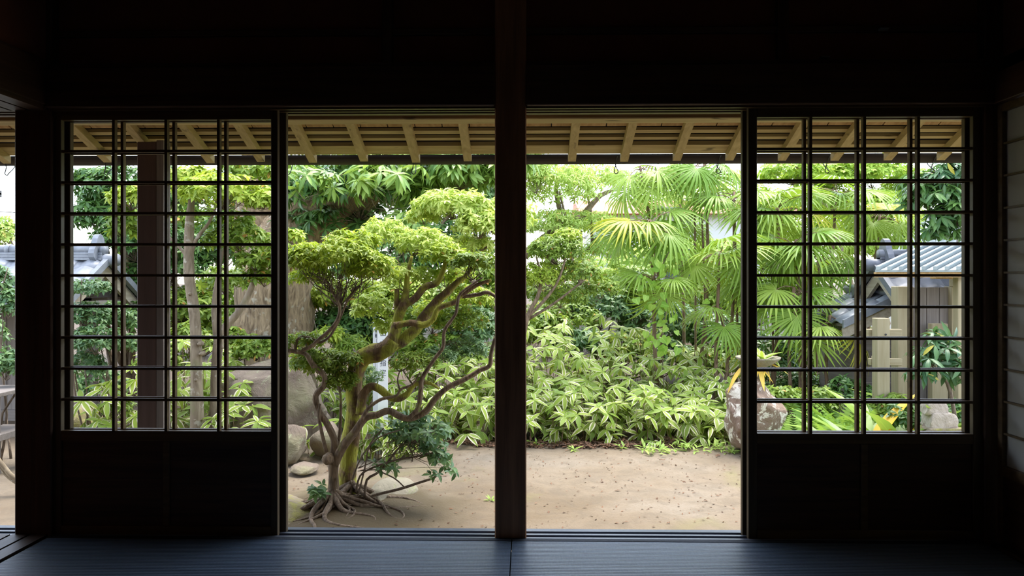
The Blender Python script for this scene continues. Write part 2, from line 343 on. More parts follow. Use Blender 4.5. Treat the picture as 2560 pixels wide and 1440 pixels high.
def frames(d, up):
    y = nrm(d); z = nrm(up-(up*y).sum(-1, keepdims=True)*y); x = np.cross(y, z)
    return np.stack([x, y, z], -1)
def scatter(name, tpl, pos, d, up, size, mat, parent, rng, kind='stuff'):
    V, T, U = tpl; R = frames(d, up)*np.asarray(size)[:, None, None]; N = len(pos)
    W = np.einsum('nij,vj->nvi', R, V)+pos[:, None, :]
    TT = (T[None]+(np.arange(N)*len(V))[:, None, None]).reshape(-1, 3)
    me = tmesh(name, W.reshape(-1, 3), TT, np.tile(U, (N, 1)), np.repeat(rng.random(N), len(T)))
    return link(name, me, mat, parent, kind)
def place(name, meshes, pos, d, up, size, parent, rng):
    R = frames(d, up); out = []
    for i in range(len(pos)):
        me = meshes[int(rng.integers(len(meshes)))]
        o = bpy.data.objects.new(name, me); COL.objects.link(o); setpar(o, parent)
        m = Matrix([list(R[i, r]*size[i])+[pos[i, r]] for r in range(3)]+[[0, 0, 0, 1]]); o.matrix_basis = m; out.append(o)
    return out
def rosettes(C, A, k, e0, e1, s0, s1, rng):
    C = np.asarray(C, float); A = nrm(np.asarray(A, float)); N = len(C)
    h = np.where(np.abs(A[:, 2:3]) > .9, np.array([[1., 0, 0]]), np.array([[0., 0, 1]]))
    t1 = nrm(np.cross(A, h)); t2 = np.cross(A, t1)
    ph = (np.arange(k)[None]*2*PI/k+rng.random((N, 1))*6.28+rng.normal(0, .25, (N, k)))
    e = rng.uniform(e0, e1, (N, k)); rad = np.cos(ph)[..., None]*t1[:, None]+np.sin(ph)[..., None]*t2[:, None]
    d = np.cos(e)[..., None]*rad+np.sin(e)[..., None]*A[:, None]
    up = np.cos(e)[..., None]*A[:, None]-np.sin(e)[..., None]*rad
    pos = np.repeat(C[:, None], k, 1)
    s = rng.uniform(s0, s1, (N, k))
    return pos.reshape(-1, 3), d.reshape(-1, 3), up.reshape(-1, 3), s.ravel()
def randleaves(C, n, spread, s0, s1, rng, down=.25):
    C = np.asarray(C, float); pos = np.repeat(C, n, 0)+rng.normal(0, spread, (len(C)*n, 3))
    d = rng.normal(0, 1, pos.shape); d[:, 2] = d[:, 2]*.5-down
    up = rng.normal(0, .45, pos.shape); up[:, 2] += 1
    return pos, d, up, rng.uniform(s0, s1, len(pos))
def shell(px, py, rx, ry, Y, n, rng, dep=None, zmin=-.35, inner=.55):
    c = np.array(P(px, py, Y)); a = rx*Y/F; b = ry*Y/F; dp = a*.8 if dep is None else dep
    v = nrm(rng.normal(0, 1, (n*3, 3))); v = v[v[:, 2] > zmin][:n]
    r = (inner+(1-inner)*rng.random((len(v), 1))**.5)
    return c+v*r*np.array([a, dp, b]), nrm(v/np.array([a, dp, b]))
TP = {'small': leaf_tpl(.36, 2, .3, .25), 'tiny': leaf_tpl(.5, 2, .2, .1), 'long': leaf_tpl(.26, 4, .3, .35, .55), 'oval': leaf_tpl(.42, 3, .3, .25),
      'sasa': leaf_tpl(.32, 5, .25, .18, .44), 'asp': leaf_tpl(.165, 6, .35, .50, .5), 'blade': leaf_tpl(.066, 4, .6, .22, .5), 'heart': heart_tpl()}
def tplmesh(name, key, mat, var=3):
    out = []
    for i in range(var):
        V, T, U = TP[key]; V = V.copy(); V[:, 2] += -(.12*i-.05)*V[:, 1]**2; V[:, 0] += (.10*(i-1))*V[:, 1]**2
        me = tmesh(name, V, T, U); me.materials.append(mat); out.append(me)
    return out
LM = {'sasa': tplmesh('leaf', 'sasa', M['lf_sasa'], 4), 'big': tplmesh('leaf', 'long', M['lf_big_o']), 'sprout': tplmesh('leaf', 'oval', M['lf_blue_o']),
      'asp': tplmesh('leaf', 'asp', M['lf_asp']), 'yel': tplmesh('leaf', 'asp', M['lf_yel']), 'dark': tplmesh('leaf', 'long', M['lf_dark_o']), 'heart': tplmesh('leaf', 'heart', M['lf_vine'])}
def pxtube(mb, L, Y0, seg=9, res=4, wob=.18, sd=0):
    pts = []; rd = []
    for q in L:
        Y = Y0+(q[3] if len(q) > 3 else 0); pts.append(P(q[0], q[1], Y)); rd.append(q[2]*Y/F)
    mb.tube(pts, rd, seg, res, wob, sd)
def twig(mb, a, b, r0, r1, rng, seg=4, sag=.12, mid=2):
    a = Vector(a); b = Vector(b); L = (b-a).length; pts = [a]
    for i in range(1, mid+1):
        t = i/(mid+1); q = a.lerp(b, t); q += Vector(rng.normal(0, L*sag*.5, 3)); pts.append(q)
    pts.append(b); mb.tube(pts, [r0+(r1-r0)*i/(mid+1) for i in range(mid+2)], seg, 2)
# ================================================================== THE ROOM
Y0, Y1 = 3.03, 3.15                       # inner and outer face of the front wall
XL, XR = PX(38, Y0), PX(2486, Y0)         # left and right room limits
ZL = PZ(271, Y0)                          # underside of the lintel
ZC = 2.62
pL0, pL1 = PX(36, Y0), PX(128, Y0); pC0, pC1 = PX(1237, Y0), PX(1316, Y0); pR0, pR1 = PX(2462, Y0), PX(2512, Y0)
XLL = XL-2.4                              # far end of the neighbouring bay
fl = tag(box('floor', M['dark_x'], None, XLL, XR+.2, -2.6, Y0, -.30, -.056), 'dark boards beneath the tatami mats', 'floor', kind='structure')
ce = thing('ceiling', 'dark board ceiling of the unlit room', 'ceiling', (0, 0, ZC), kind='structure')
for i in range(9):
    box('ceiling_board', M['dark_y'], ce, XLL+i*.78, XLL+(i+1)*.78-.006, -2.6, Y1, ZC, ZC+.03)
for i in range(5): box('ceiling_batten', M['dark_x'], ce, XL, XR, -1.9+i*1.0, -1.86+i*1.0, ZC-.03, ZC)
tag(box('wall_back', M['plaster'], None, XLL, XR+.2, -2.7, -2.6, -.30, ZC), 'plastered wall behind the room', 'wall', kind='structure')
# front wall ---------------------------------------------------------
wf = thing('wall_front', 'dark timber post and beam wall with two open doorways to the garden', 'wall', (0, Y0, 0), kind='structure')
box('post', M['post'], wf, pC0, pC1, Y0, Y1, -.05, ZC, .004)
box('post', M['dark_z'], wf, pL0, pL1, Y0, Y1, -.05, ZC, .004)
box('post', M['dark_z'], wf, pR0, XR+.1, Y0, Y1, -.05, ZC, .004)
box('post', M['dark_z'], wf, XLL, XLL+.12, Y0, Y1, -.05, ZC, .004)
def track(parent, mat, x0, x1, z0, z1, top, name):
    """beam with two sliding grooves cut in its upper (sill) or lower (lintel) face"""
    g = [Y0, Y0+.018, Y0+.044, Y0+.062, Y0+.088, Y1]; dp = .010; mb = MB()
    prof = []
    for i, (a, b) in enumerate(zip(g[:-1], g[1:])):
        z = (z1 if top else z0) if i % 2 == 0 else (z1-dp if top else z0+dp); prof += [(a, z), (b, z)]
    base = z0 if top else z1
    poly = [(g[0], base)]+prof+[(g[-1], base)]; n = len(poly)
    V = [(x, y, z) for x in (x0, x1) for y, z in poly]
    Fs = [tuple(range(n)), tuple(range(2*n-1, n-1, -1))]+[(i, (i+1) % n, n+(i+1) % n, n+i) for i in range(n)]
    return mb.add(V, Fs).build(name, mat, parent)
for a, b in ((pL1, pC0), (pC1, pR0), (XLL+.12, pL0)):
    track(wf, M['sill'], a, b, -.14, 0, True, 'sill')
    track(wf, M['lattice'], a, b, ZL, ZL+.075, False, 'lintel')
zn0, zn1 = PZ(262, Y0-.03), PZ(160, Y0-.03)
box('tie_beam', M['dark_x'], wf, pL0, pC0, Y0-.025, Y0+.03, zn0, zn1, .004)
box('tie_beam', M['dark_x'], wf, pC1, XR, Y0-.025, Y0+.03, zn0, zn1, .004)
box('beam_ledge', M['dark_x'], wf, pL1, pC0, Y0-.012, Y0+.04, zn1, zn1+.016)
box('beam_ledge', M['dark_x'], wf, pC1, pR0, Y0-.012, Y0+.04, zn1, zn1+.016)
box('tie_beam', M['dark_x'], wf, XLL, pL0, Y0, Y0+.06, ZL+.075, zn1, .004)
box('clay_panel', M['clay'], wf, XLL, XR, Y0+.05, Y0+.09, ZL+.07, ZC)
zb = PZ(78, Y0+.03)
for a, b in ((pL1, pC0), (pC1, pR0)):
    box('wall_rail', M['dark_x'], wf, a, b, Y0+.025, Y0+.05, zb-.012, zb+.012, .002)
for px in (968, 1958):
    x = PX(px, Y0+.02); box('wall_strut', M['dark_z'], wf, x-.022, x+.022, Y0+.015, Y0+.05, zn1+.016, ZC, .003)
for px, py in ((2062, 143), (2210, 72)):
    p = P(px, py, Y0+.01)
    tag(MB().box(p.x-.018, p.x+.018, Y0-.002, Y0+.026, p.z-.004, p.z+.004, .002).build('picture_hook', M['seam'], None),
        'small pale metal hook on the '+('ledge above the lintel beam' if py == 143 else 'thin rail high on the clay wall'), 'hook', 'metal hooks above the lintel')
tag(box('wall_foundation', M['plaster'], None, XLL, XR+.2, Y0+.01, Y1-.01, -.6, -.14), 'low pale footing below the door sill', 'wall', kind='structure')
# tatami -------------------------------------------------------------
mid = PX(1279, Y0-.05)
def mat_(x0, x1, y0, y1, label):
    t = thing('tatami_mat', label, 'mat', ((x0+x1)/2, (y0+y1)/2, -.055), 'tatami mats on the floor')
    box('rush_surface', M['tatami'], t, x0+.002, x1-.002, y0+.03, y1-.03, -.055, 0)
    for a, b in ((y0+.001, y0+.03), (y1-.03, y1-.001)): box('cloth_border', M['heri'], t, x0+.002, x1-.002, a, b, -.055, .0015)
mat_(mid-1.93, mid, Y0-.96, Y0, 'tatami mat before the doorway that faces the gnarled tree')
mat_(mid, mid+1.93, Y0-.96, Y0, 'tatami mat before the doorway that faces the open sand')
mat_(mid-1.93, mid, Y0-1.92, Y0-.96, 'second tatami mat in from the doorway that faces the gnarled tree')
mat_(mid, mid+1.93, Y0-1.92, Y0-.96, 'second tatami mat in from the doorway that faces the open sand')
# left side: open track to the neighbouring bay ----------------------
wl = thing('wall_left', 'open side of the room with a sliding door track', 'wall', (XL, 1, 0), kind='structure')
lx0, lx1 = XL-.09, mid-1.935
for i in range(3):
    a = lx0+(lx1-lx0)*i/3; box('sill_strip', M['dark_y'], wl, a, a+(lx1-lx0)/3-.012, -2.6, Y0, -.056, .004)
box('sill_bed', M['dark_y'], wl, lx0, lx1, -2.6, Y0, -.056, -.008)
for i in range(3):
    a = lx0+(lx1-lx0)*i/3; box('lintel_strip', M['dark_y'], wl, a, a+(lx1-lx0)/3-.012, -2.6, Y0, ZL, ZL+.02)
box('side_beam', M['dark_y'], wl, lx0, lx1, -2.6, Y0, ZL+.02, ZL+.20)
box('side_panel', M['clay'], wl, lx0+.03, lx1-.02, -2.6, Y0, ZL+.20, ZC)
box('sliding_panel', M['dark_z'], wl, lx0+.02, lx0+.05, -2.6, 1.9, .004, ZL)
tag(box('wall_outer', M['clay'], None, XLL-.1, XLL, -2.6, Y1, -.3, ZC), 'dark clay end wall of the neighbouring bay', 'wall', kind='structure')
tag(box('wall_partition', M['clay'], None, XLL, lx0, .9, 1.0, -.05, ZC), 'dark clay wall at the back of the neighbouring bay', 'wall', kind='structure')
# right side: paper sliding screen ------------------------------------
wr = thing('wall_right', 'dark side wall framing a paper sliding screen', 'wall', (XR, 1, 0), kind='structure')
sx = XR+.005
box('unseen_corridor_wall', M['plaster'], wr, sx+.95, sx+1.0, -2.6, Y1, -.05, ZC); box('unseen_corridor_floor', M['pale_y'], wr, sx+.061, sx+.95, -2.6, Y1, -.2, 0); box('unseen_corridor_ceiling', M['pale_y'], wr, sx+.03, sx+1.0, -2.6, Y1, ZL+.14, ZL+.2); box('upper_panel', M['clay'], wr, sx+.03, sx+.06, -2.6, Y0, ZL+.13, ZC)  # unseen corridor, added so daylight reaches the back of the screen paper
box('rear_panel', M['clay'], wr, sx, sx+.03, -2.6, Y0-1.885, 0, ZL+.005)
box('side_beam', M['dark_y'], wr, sx-.02, sx+.06, -2.6, Y0, ZL+.005, ZL+.13, .003)
box('side_sill', M['dark_y'], wr, sx-.02, sx+.06, -2.6, Y0, -.056, 0)
def shoji(n, ya, yb):
    d = thing('door_%d' % n, 'white paper screen door with thin dark bars beside the corner post' if n == 5 else 'white paper screen door with thin dark bars nearer the back wall', 'door', (sx+.02, (ya+yb)/2, 0), kind='structure')
    z0, z1 = .32, ZL-.03
    for a, b in ((ya, ya+.03), (yb-.03, yb)): box('stile', M['lattice'], d, sx, sx+.03, a, b, 0.0, ZL, .002)
    box('rail', M['lattice'], d, sx, sx+.03, ya+.03, yb-.03, z1, ZL); box('rail', M['lattice'], d, sx, sx+.03, ya+.03, yb-.03, z0-.04, z0)
    box('bottom_panel', M['dark_y'], d, sx+.012, sx+.022, ya+.03, yb-.03, 0, z0-.04)
    nb = 11; st = (z1-z0)/nb
    for i in range(1, nb): box('bar', M['lattice'], d, sx+.006, sx+.018, ya+.03, yb-.03, z0+i*st-.004, z0+i*st+.004)
    for i in range(1, 4): y = ya+.03+(yb-ya-.06)*i/4; box('bar', M['lattice'], d, sx+.007, sx+.018, y-.004, y+.004, z0, z1)
    box('paper', M['paper'], d, sx+.019, sx+.021, ya+.03, yb-.03, z0, z1)
shoji(5, Y0-.94, Y0-.01); shoji(6, Y0-1.88, Y0-.95)
# lattice doors ---------------------------------------------------------
def lattice_door(n, x0, x1, y, ow, label):
    """ow = (left, right) edges of the lattice field"""
    d = thing('door_%d' % n, label, 'door', ((x0+x1)/2, y, 0), kind='structure')
    t = .026; a, b = ow; zt = PZ(297, Y0+.03); zm = PZ(1080, Y0+.03); z0 = -.006; z1 = ZL+.006
    L = M['lattice']
    box('stile', M['stile'], d, x0, a, y, y+t, z0, z1, .002); box('stile', M['stile'], d, b, x1, y, y+t, z0, z1, .002)
    box('rail', L, d, a, b, y, y+t, zt, z1, .002); box('rail', L, d, a, b, y, y+t, zm-.042, zm, .002); box('rail', L, d, a, b, y, y+t, z0, .035, .002)
    box('panel', M['dark_x'], d, a, b, y+.010, y+.017, .035, zm-.042)
    c = (a+b)/2
    box('panel_strip', L, d, c-.014, c+.014, y+.003, y+.010, .035, zm-.042, .002)
    for i in range(1, 4):
        x = a+(b-a)*i/4; box('lattice_bar', L, d, x-.006, x+.006, y+.002, y+.022, zm, zt)
    for i in range(1, 10):
        z = zm+(zt-zm)*i/10; box('lattice_bar', L, d, a, b, y+.004, y+.016, z-.0055, z+.0055)
yi, yo = Y0+.019, Y0+.063
la, lb = PX(152, yi), PX(677, yi); ra, rb = PX(1893, yi), PX(2433, yi)
lattice_door(1, pL1-.02, PX(694, yi), yi, (la, lb), 'inner lattice door slid over the bay with the slender outdoor post')
lattice_door(2, pL1-.02, PX(694, yi)+.022, yo, (la+.012, lb+.012), 'outer lattice door stacked behind the one before the outdoor post')
lattice_door(3, PX(1871, yi), pR0+.02, yi, (ra, rb), 'inner lattice door slid over the bay facing the wooden gate')
lattice_door(4, PX(1871, yi)-.012, pR0+.02, yo, (ra-.008, rb-.008), 'outer lattice door stacked behind the one facing the wooden gate')
# ================================================================== THE EAVES
SL = .4; YE = 4.27
def rb(y): return PZ(404, YE)+SL*(YE-y)           # underside of rafters
def rt(y): return rb(y)+.042
ev = thing('eaves', 'weathered timber eaves with rafters, boards and a brown gutter', 'eaves', (0, Y1, ZL), kind='structure')
EX0, EX1 = XLL-.3, 3.6
zk = PZ(300, 3.32); box('wall_plate', M['pale_x'], ev, EX0, EX1, 3.30, 3.40, zk, zk+.16, .004)
box('upper_wall', M['clay'], ev, EX0, EX1, Y1-.02, Y1+.02, ZL+.07, ZC+.05)
def slab(name, mat, x0, x1, ya, yb, up0, up1, parent=None):
    V = [(x, y, rt(y)+u) for x in (x0, x1) for y in (ya, yb) for u in (up0, up1)]
    Fs = [(0,1,3,2),(4,6,7,5),(0,4,5,1),(2,3,7,6),(0,2,6,4),(1,5,7,3)]
    return MB().add(V, Fs).build(name, mat, parent or ev)
xr0 = PX(782, YE); k0 = int((EX0-xr0)/.3035); k1 = int((EX1-xr0)/.3035)
for k in range(k0, k1+1):
    x = xr0+k*.3035; slab('rafter', M['pale_y'], x-.023, x+.023, Y1, YE+random.Random(k).uniform(-.008, .008), -.042, 0)
nb = int((EX1-EX0)/.1495)
xb0 = PX(759, 3.95)-.1495*round((PX(759, 3.95)-EX0)/.1495)
for k in range(nb+1):
    x = xb0+k*.1495; slab('roof_board', M['board'], x+.003, x+.1465, Y1, 4.005, .001, .013)
for a, b in ((4.041, 4.071), (4.107, 4.131)): slab('batten', M['pale_x'], EX0, EX1, a, b, .001, .018)
slab('eave_board', M['pale_x'], EX0, EX1, 4.183, 4.268, .001, .024)
slab('underlay', M['bed'], EX0, EX1, Y1, 4.30, .026, .036)
def wavetile(x0, wd, n=10, th=.016, amp=.018):
    V = []; Fs = []
    for j, y in enumerate((4.02, 4.345)):
        for i in range(n+1):
            t = i/n; x = x0+t*wd; z = rt(y)+.040+amp*(1+math.sin(2*PI*t))*.5+(.012 if j else 0); V += [(x, y, z), (x, y, z+th)]
    m = 2*(n+1)
    for i in range(n):
        a = 2*i; Fs += [(a, a+2, m+a+2, m+a), (a+1, m+a+1, m+a+3, a+3), (m+a, m+a+2, m+a+3, m+a+1), (a, a+1, a+3, a+2)]
    return V, Fs
for k in range(int((EX1-EX0)/.27)):
    V, Fs = wavetile(EX0+k*.27, .272); MB().add(V, Fs).build('roof_tile', M['tile_d'], ev, True)
slab('roof_cover', M['tile_d'], EX0, EX1, Y1-3, 4.05, .04, .06)
gy = 4.42; gz = PZ(390, gy); gr = (PZ(390, gy)-PZ(411, gy))
prof = [(gy+gr*1.15*math.cos(a), gz+gr*math.sin(a)) for a in np.linspace(PI, 2*PI, 13)]
pin = [(gy+(y-gy)*.93, gz+(z-gz)*.93) for y, z in reversed(prof)]
poly = prof+pin; n_ = len(poly); V = [(x, y, z) for x in (EX0, EX1) for y, z in poly]
MB().add(V, [tuple(range(n_)), tuple(range(2*n_-1, n_-1, -1))]+[(i, (i+1) % n_, n_+(i+1) % n_, n_+i) for i in range(n_)]).build('gutter', M['gutter'], ev)
for px in (20, 268, 722, 1035, 1540, 1795, 2066, 2330):
    p = P(px, 405, gy-.02); mb = MB()
    mb.tube([(p.x, gy-.10, rb(YE)+.04), (p.x, gy-.05, gz-.03), (p.x-.004, gy-.03, gz-gr-.015), (p.x-.012, gy-.03, gz-gr-.05), (p.x, gy-.028, gz-gr-.062), (p.x+.012, gy-.03, gz-gr-.05), (p.x+.004, gy+.03, gz-gr-.005), (p.x, gy+gr*1.2, gz)], [.0028]*8, 5, 3)
    mb.build('gutter_hook', M['black'], ev)
# outdoor post below the eaves ------------------------------------------
ep = thing('eaves_post', 'slender brown stained post with a pale plank carrying the eaves', 'post', (PX(370, 4.0), 4.05, -.42))
x0, x1 = PX(345, 4.0), PX(393, 4.0)
box('shaft', M['darkpost'], ep, x0, x1, 3.99, 4.09, -.34, rb(4.09)-.001, .003)
box('plank', M['grey_z'], ep, x1, x1+.040, 3.99, 4.07, -.34, rb(4.07)-.001, .002)
box('base_stone', M['rock_g'], ep, x0-.07, x1+.09, 3.93, 4.18, -.47, -.34, .03)
# ================================================================== GROUND
xs = np.concatenate([np.arange(-160, -16, 16.0), np.arange(-16, -5, 1.0), np.arange(-5, 5, .09), np.arange(5, 18, 1.0), np.arange(18, 170, 16.0)])
ys = np.concatenate([[Y1-.02], np.arange(3.2, 9, .09), np.arange(9, 34, 1.0), np.arange(34, 240, 20.0)])
V = [(x, y, gh(x, y)) for y in ys for x in xs]; nx = len(xs)
Fs = [(j*nx+i, j*nx+i+1, (j+1)*nx+i+1, (j+1)*nx+i) for j in range(len(ys)-1) for i in range(nx-1)]
gd = tag(link('ground', pym('ground', V, Fs, True), M['ground']), 'sandy garden ground with mossy and damp patches', 'ground', kind='structure')
# ================================================================== STONES
def rockmesh(sc, seed, planes=9, sub=4, rough=.10, flat=.80, cubic=False):
    bm = bmesh.new(); bmesh.ops.create_icosphere(bm, subdivisions=sub, radius=1); r = random.Random(seed)
    pl = []
    for i in range(planes):
        v = Vector((r.gauss(0, 1), r.gauss(0, 1), r.gauss(0, .8))).normalized(); pl.append((v, r.uniform(flat-.12, flat+.12)))
    if cubic: pl = [(Vector(q).normalized(), d*r.uniform(.92, 1.08)) for q, d in (((1,.1,.05),.62),((-1,.05,.1),.62),((0,1,.1),.6),((.1,-1,0),.6),((.05,.1,1),.6),((0,.05,-1),.6))]
    for v in bm.verts:
        c = v.co.copy()
        for q, d in pl:
            e = c.dot(q)-d
            if e > 0: c -= q*e*.92
        nn = noise.fractal(c*1.6+Vector((seed*7.1, 0, 0)), 1.0, 2.0, 5); c *= 1+rough*nn
        v.co = Vector((c.x*sc[0], c.y*sc[1], c.z*sc[2]))
    me = bpy.data.meshes.new('rock'); bm.to_mesh(me); bm.free(); me.polygons.foreach_set('use_smooth', [True]*len(me.polygons)); return me
def rock(name, label, px, py, rx, ry, Y, mat, seed, dep=None, cat='rock', rz=0, sink=True, **k):
    c = P(px, py, Y); a = rx*Y/F; b = ry*Y/F
    o = link(name, rockmesh((a, dep or a*.7, b), seed, **k), mat); o.location = c; o.rotation_euler = (0, 0, rz)
    if sink: o.location.z = max(min(c.z, gh(c.x, c.y)+b*.85), gh(c.x, c.y)-b*.2)
    return tag(o, label, cat)
rock('boulder', 'largest brown grey boulder with pale lichen behind the gnarled tree', 690, 1015, 172, 158, 6.7, M['rock'], 5, .46, flat=.70, planes=16, sub=5, rough=.13)
rock('boulder', 'squat tan block of stone at the foot of the largest boulder', 728, 1095, 62, 56, 5.95, M['rock'], 11, .22, flat=.66, planes=18, rough=.12)
rock('boulder', 'upright rounded stone leaning beside the largest boulder', 815, 1085, 38, 52, 6.1, M['rock'], 21, .16, flat=.74, planes=14, rough=.12)
rock('flat_stone', 'small flat stone lying on sand before the boulders', 762, 1144, 36, 14, 5.62, M['rock'], 8, .15, 'stone')
rock('stepping_stone', 'low smooth grey stone beside the tree roots', 985, 1250, 60, 34, 5.05, M['rock_g'], 31, .22, 'stone', flat=.9, rough=.04)
rock('stepping_stone', 'small rounded stone half hidden behind the smooth grey one', 945, 1252, 28, 22, 4.74, M['rock_g'], 33, .1, 'stone', rough=.05)
rock('edging_stone', 'long mossy slab stone edging the tree roots', 715, 1285, 70, 34, 4.62, M['rock_m'], 14, .3, 'stone', rz=.5)
rock('edging_stone', 'dark jagged stone lump beside the mossy slab', 704, 1238, 16, 13, 5.05, M['rock'], 15, .06, 'stone')
rock('lichen_rock', 'tall brown rock streaked with white lichen at the edge of the striped bamboo', 1878, 1040, 84, 100, 6.35, M['rock_w'], 43, .28, flat=.74, planes=16, sub=5, rough=.14)
rock('flat_stone', 'flat brown stone among the ferns', 2000, 1068, 70, 26, 5.9, M['rock'], 52, .2, 'stone')
rock('boulder', 'low pale mossy boulder under the striped leaves by the slender trunks', 478, 985, 62, 50, 6.4, M['rock_m'], 61, .3)
rock('boulder', 'grey stone beneath the striped bamboo beside the sand', 1190, 1085, 40, 26, 6.95, M['rock'], 66, .15)
rock('boulder', 'pale boulder under the blue green shrub beside the left gate', 215, 985, 50, 55, 6.6, M['rock_m'], 72, .25)
st = thing('carved_stone', 'stack of pale weathered carved stones on a low rock', 'stone', P(2345, 1072, 5.6))
for i, (px, py, rx, ry) in enumerate(((2350, 1078, 50, 12), (2347, 1050, 33, 20), (2335, 1020, 24, 16))):
    c = P(px, py, 5.6); o = link('stone_block', rockmesh((rx*1.5*5.6/F, (.11-.02*i)*1.4, ry*1.5*5.6/F), 80+i, 12, 4, .10, .7, True), M['rock_p'] if i else M['rock_m'], st); o.matrix_basis = Matrix.Translation(c)
c = P(2350, 1105, 5.6); o = link('stone_foot', rockmesh((.14, .12, max(.06, c.z-gh(c.x, c.y))), 84, 12, 3, .08), M['rock'], st); o.matrix_basis = Matrix.Translation(c)
# stone basin with a yellowing plant on the lichen rock
c = P(1895, 905, 6.4); sb = thing('stone_basin', 'shallow round stone basin on a stem above the lichen rock', 'basin', c)
bz = P(1895, 960, 6.4).z
Vv, Ff = lathe([(.04, bz-.04-c.z), (.05, -.05), (.12, -.02), (.185, .03), (.19, .045), (.165, .04), (.05, .005)], 22, Matrix.Translation(c)); MB().add(Vv, Ff).build('bowl', M['rock_g'], sb, True)
# ================================================================== GNARLED TREE
rg = np.random.default_rng(4)
tr = thing('gnarled_tree', 'gnarled mossy tree with twisting branches and layered small leaves', 'tree', (MOUND.x, MOUND.y, -.38))
BR = [('trunk', 'bark_m', 4.78, [(866, 1290, 30), (868, 1225, 24), (870, 1170, 22), (874, 1110, 22), (886, 1035, 20), (884, 985, 19), (888, 935, 20), (903, 898, 23), (932, 884, 24), (964, 874, 22), (984, 850, 20)]),
 ('branch', 'bark_m', 4.78, [(978, 866, 18), (990, 820, 15), (997, 787, 14), (1008, 760, 13), (1015, 733, 9), (1018, 690, 6), (1030, 640, 4)]),
 ('branch', 'bark_m', 4.78, [(1008, 765, 10), (1040, 744, 9), (1063, 717, 9), (1091, 708, 8), (1108, 675, 6), (1118, 630, 4)]),
 ('branch', 'bark_m', 4.78, [(994, 790, 8), (991, 750, 7), (992, 722, 6)]),
 ('branch', 'bark_m', 4.80, [(975, 868, 16), (1008, 850, 16), (1040, 822, 15), (1062, 790, 13), (1090, 757, 12), (1116, 732, 10), (1147, 703, 8), (1165, 690, 6), (1180, 668, 3)]),
 ('branch', 'bark_m', 4.70, [(986, 815, 10), (1027, 807, 8), (1060, 813, 8), (1083, 798, 7.5), (1096, 770, 7), (1135, 756, 6.5), (1152, 739, 6), (1194, 712, 5), (1228, 700, 4)]),
 ('branch', 'bark_d', 4.72, [(1152, 742, 4), (1194, 737, 5), (1219, 731, 5), (1240, 744, 4), (1250, 770, 3)]),
 ('branch', 'bark_m', 4.72, [(900, 1035, 12), (908, 990, 11), (926, 967, 10), (948, 972, 10), (970, 990, 9.5), (994, 997, 9), (1020, 983, 8), (1034, 962, 7), (1069, 956, 5), (1098, 972, 3)]),
 ('stem', 'bark_d', 4.62, [(826, 1288, 26), (832, 1255, 17), (834, 1210, 13), (833, 1165, 13), (836, 1145, 14)]),
 ('branch', 'bark_d', 4.62, [(836, 1155, 12), (836, 1103, 9), (820, 1063, 8), (797, 1027, 7.5), (789, 990, 7.5), (808, 966, 7.5), (810, 940, 7), (784, 914, 7), (770, 892, 6.5), (756, 881, 6), (732, 878, 6), (716, 874, 5)]),
 ('branch', 'bark_d', 4.60, [(744, 880, 5), (774, 868, 5), (795, 850, 5), (820, 830, 5), (843, 801, 4.5), (849, 767, 4), (832, 731, 3), (815, 700, 2)]),
 ('branch', 'bark_d', 4.62, [(738, 876, 4), (742, 852, 4), (757, 842, 4), (783, 849, 3.8), (800, 856, 3.6), (826, 839, 3.5), (850, 795, 3), (870, 750, 2.6), (900, 715, 2)]),
 ('branch', 'bark_d', 4.60, [(816, 1130, 5), (803, 1077, 4.5), (797, 1040, 4), (800, 1010, 3)]),
 ('branch', 'bark_d', 4.60, [(834, 1160, 12), (860, 1113, 11), (887, 1080, 10), (913, 1045, 9.5), (946, 1036, 9), (971, 1027, 9), (998, 1040, 8.5), (1028, 1046, 8), (1064, 1029, 8), (1090, 995, 7.5), (1120, 968, 7), (1152, 953, 7), (1180, 938, 6.5), (1200, 925, 6.5), (1224, 914, 6), (1228, 885, 5), (1238, 842, 4)]),
 ('branch', 'bark_d', 4.58, [(1022, 1046, 6), (1046, 1018, 6), (1052, 975, 6), (1056, 945, 5.5), (1086, 898, 5), (1108, 867, 5), (1111, 826, 4.5), (1138, 787, 4), (1144, 759, 4), (1150, 735, 3.5), (1180, 712, 3), (1207, 693, 2)]),
 ('branch', 'bark_d', 4.56, [(903, 1052, 5), (920, 1022, 4.5), (953, 998, 4), (990, 990, 3.8), (1003, 973, 3.5), (1032, 960, 2.5), (1050, 930, 1.5)]),
 ('branch', 'twig', 4.56, [(1000, 976, 2.5), (994, 950, 2), (1000, 925, 1.5)]),
 ('branch', 'bark_d', 4.66, [(840, 1140, 5), (850, 1070, 4), (852, 1000, 3.4), (846, 960, 2.5), (835, 930, 1.6)])]
for i, (nm, mt, Y, L) in enumerate(BR):
    mb = MB(); pxtube(mb, L, Y, 11 if nm != 'branch' else 9, 4, .22, i*1.7); mb.build(nm, M[mt], tr, True)
mb = MB(); c = P(823, 1148, 4.57); mb.tube([c+Vector((0, .05, 0)), c+Vector((-.01, 0, 0)), c+Vector((-.02, -.03, .004))], [.03, .038, .02], 9, 3, .2); mb.build('burl', M['bark_d'], tr, True)
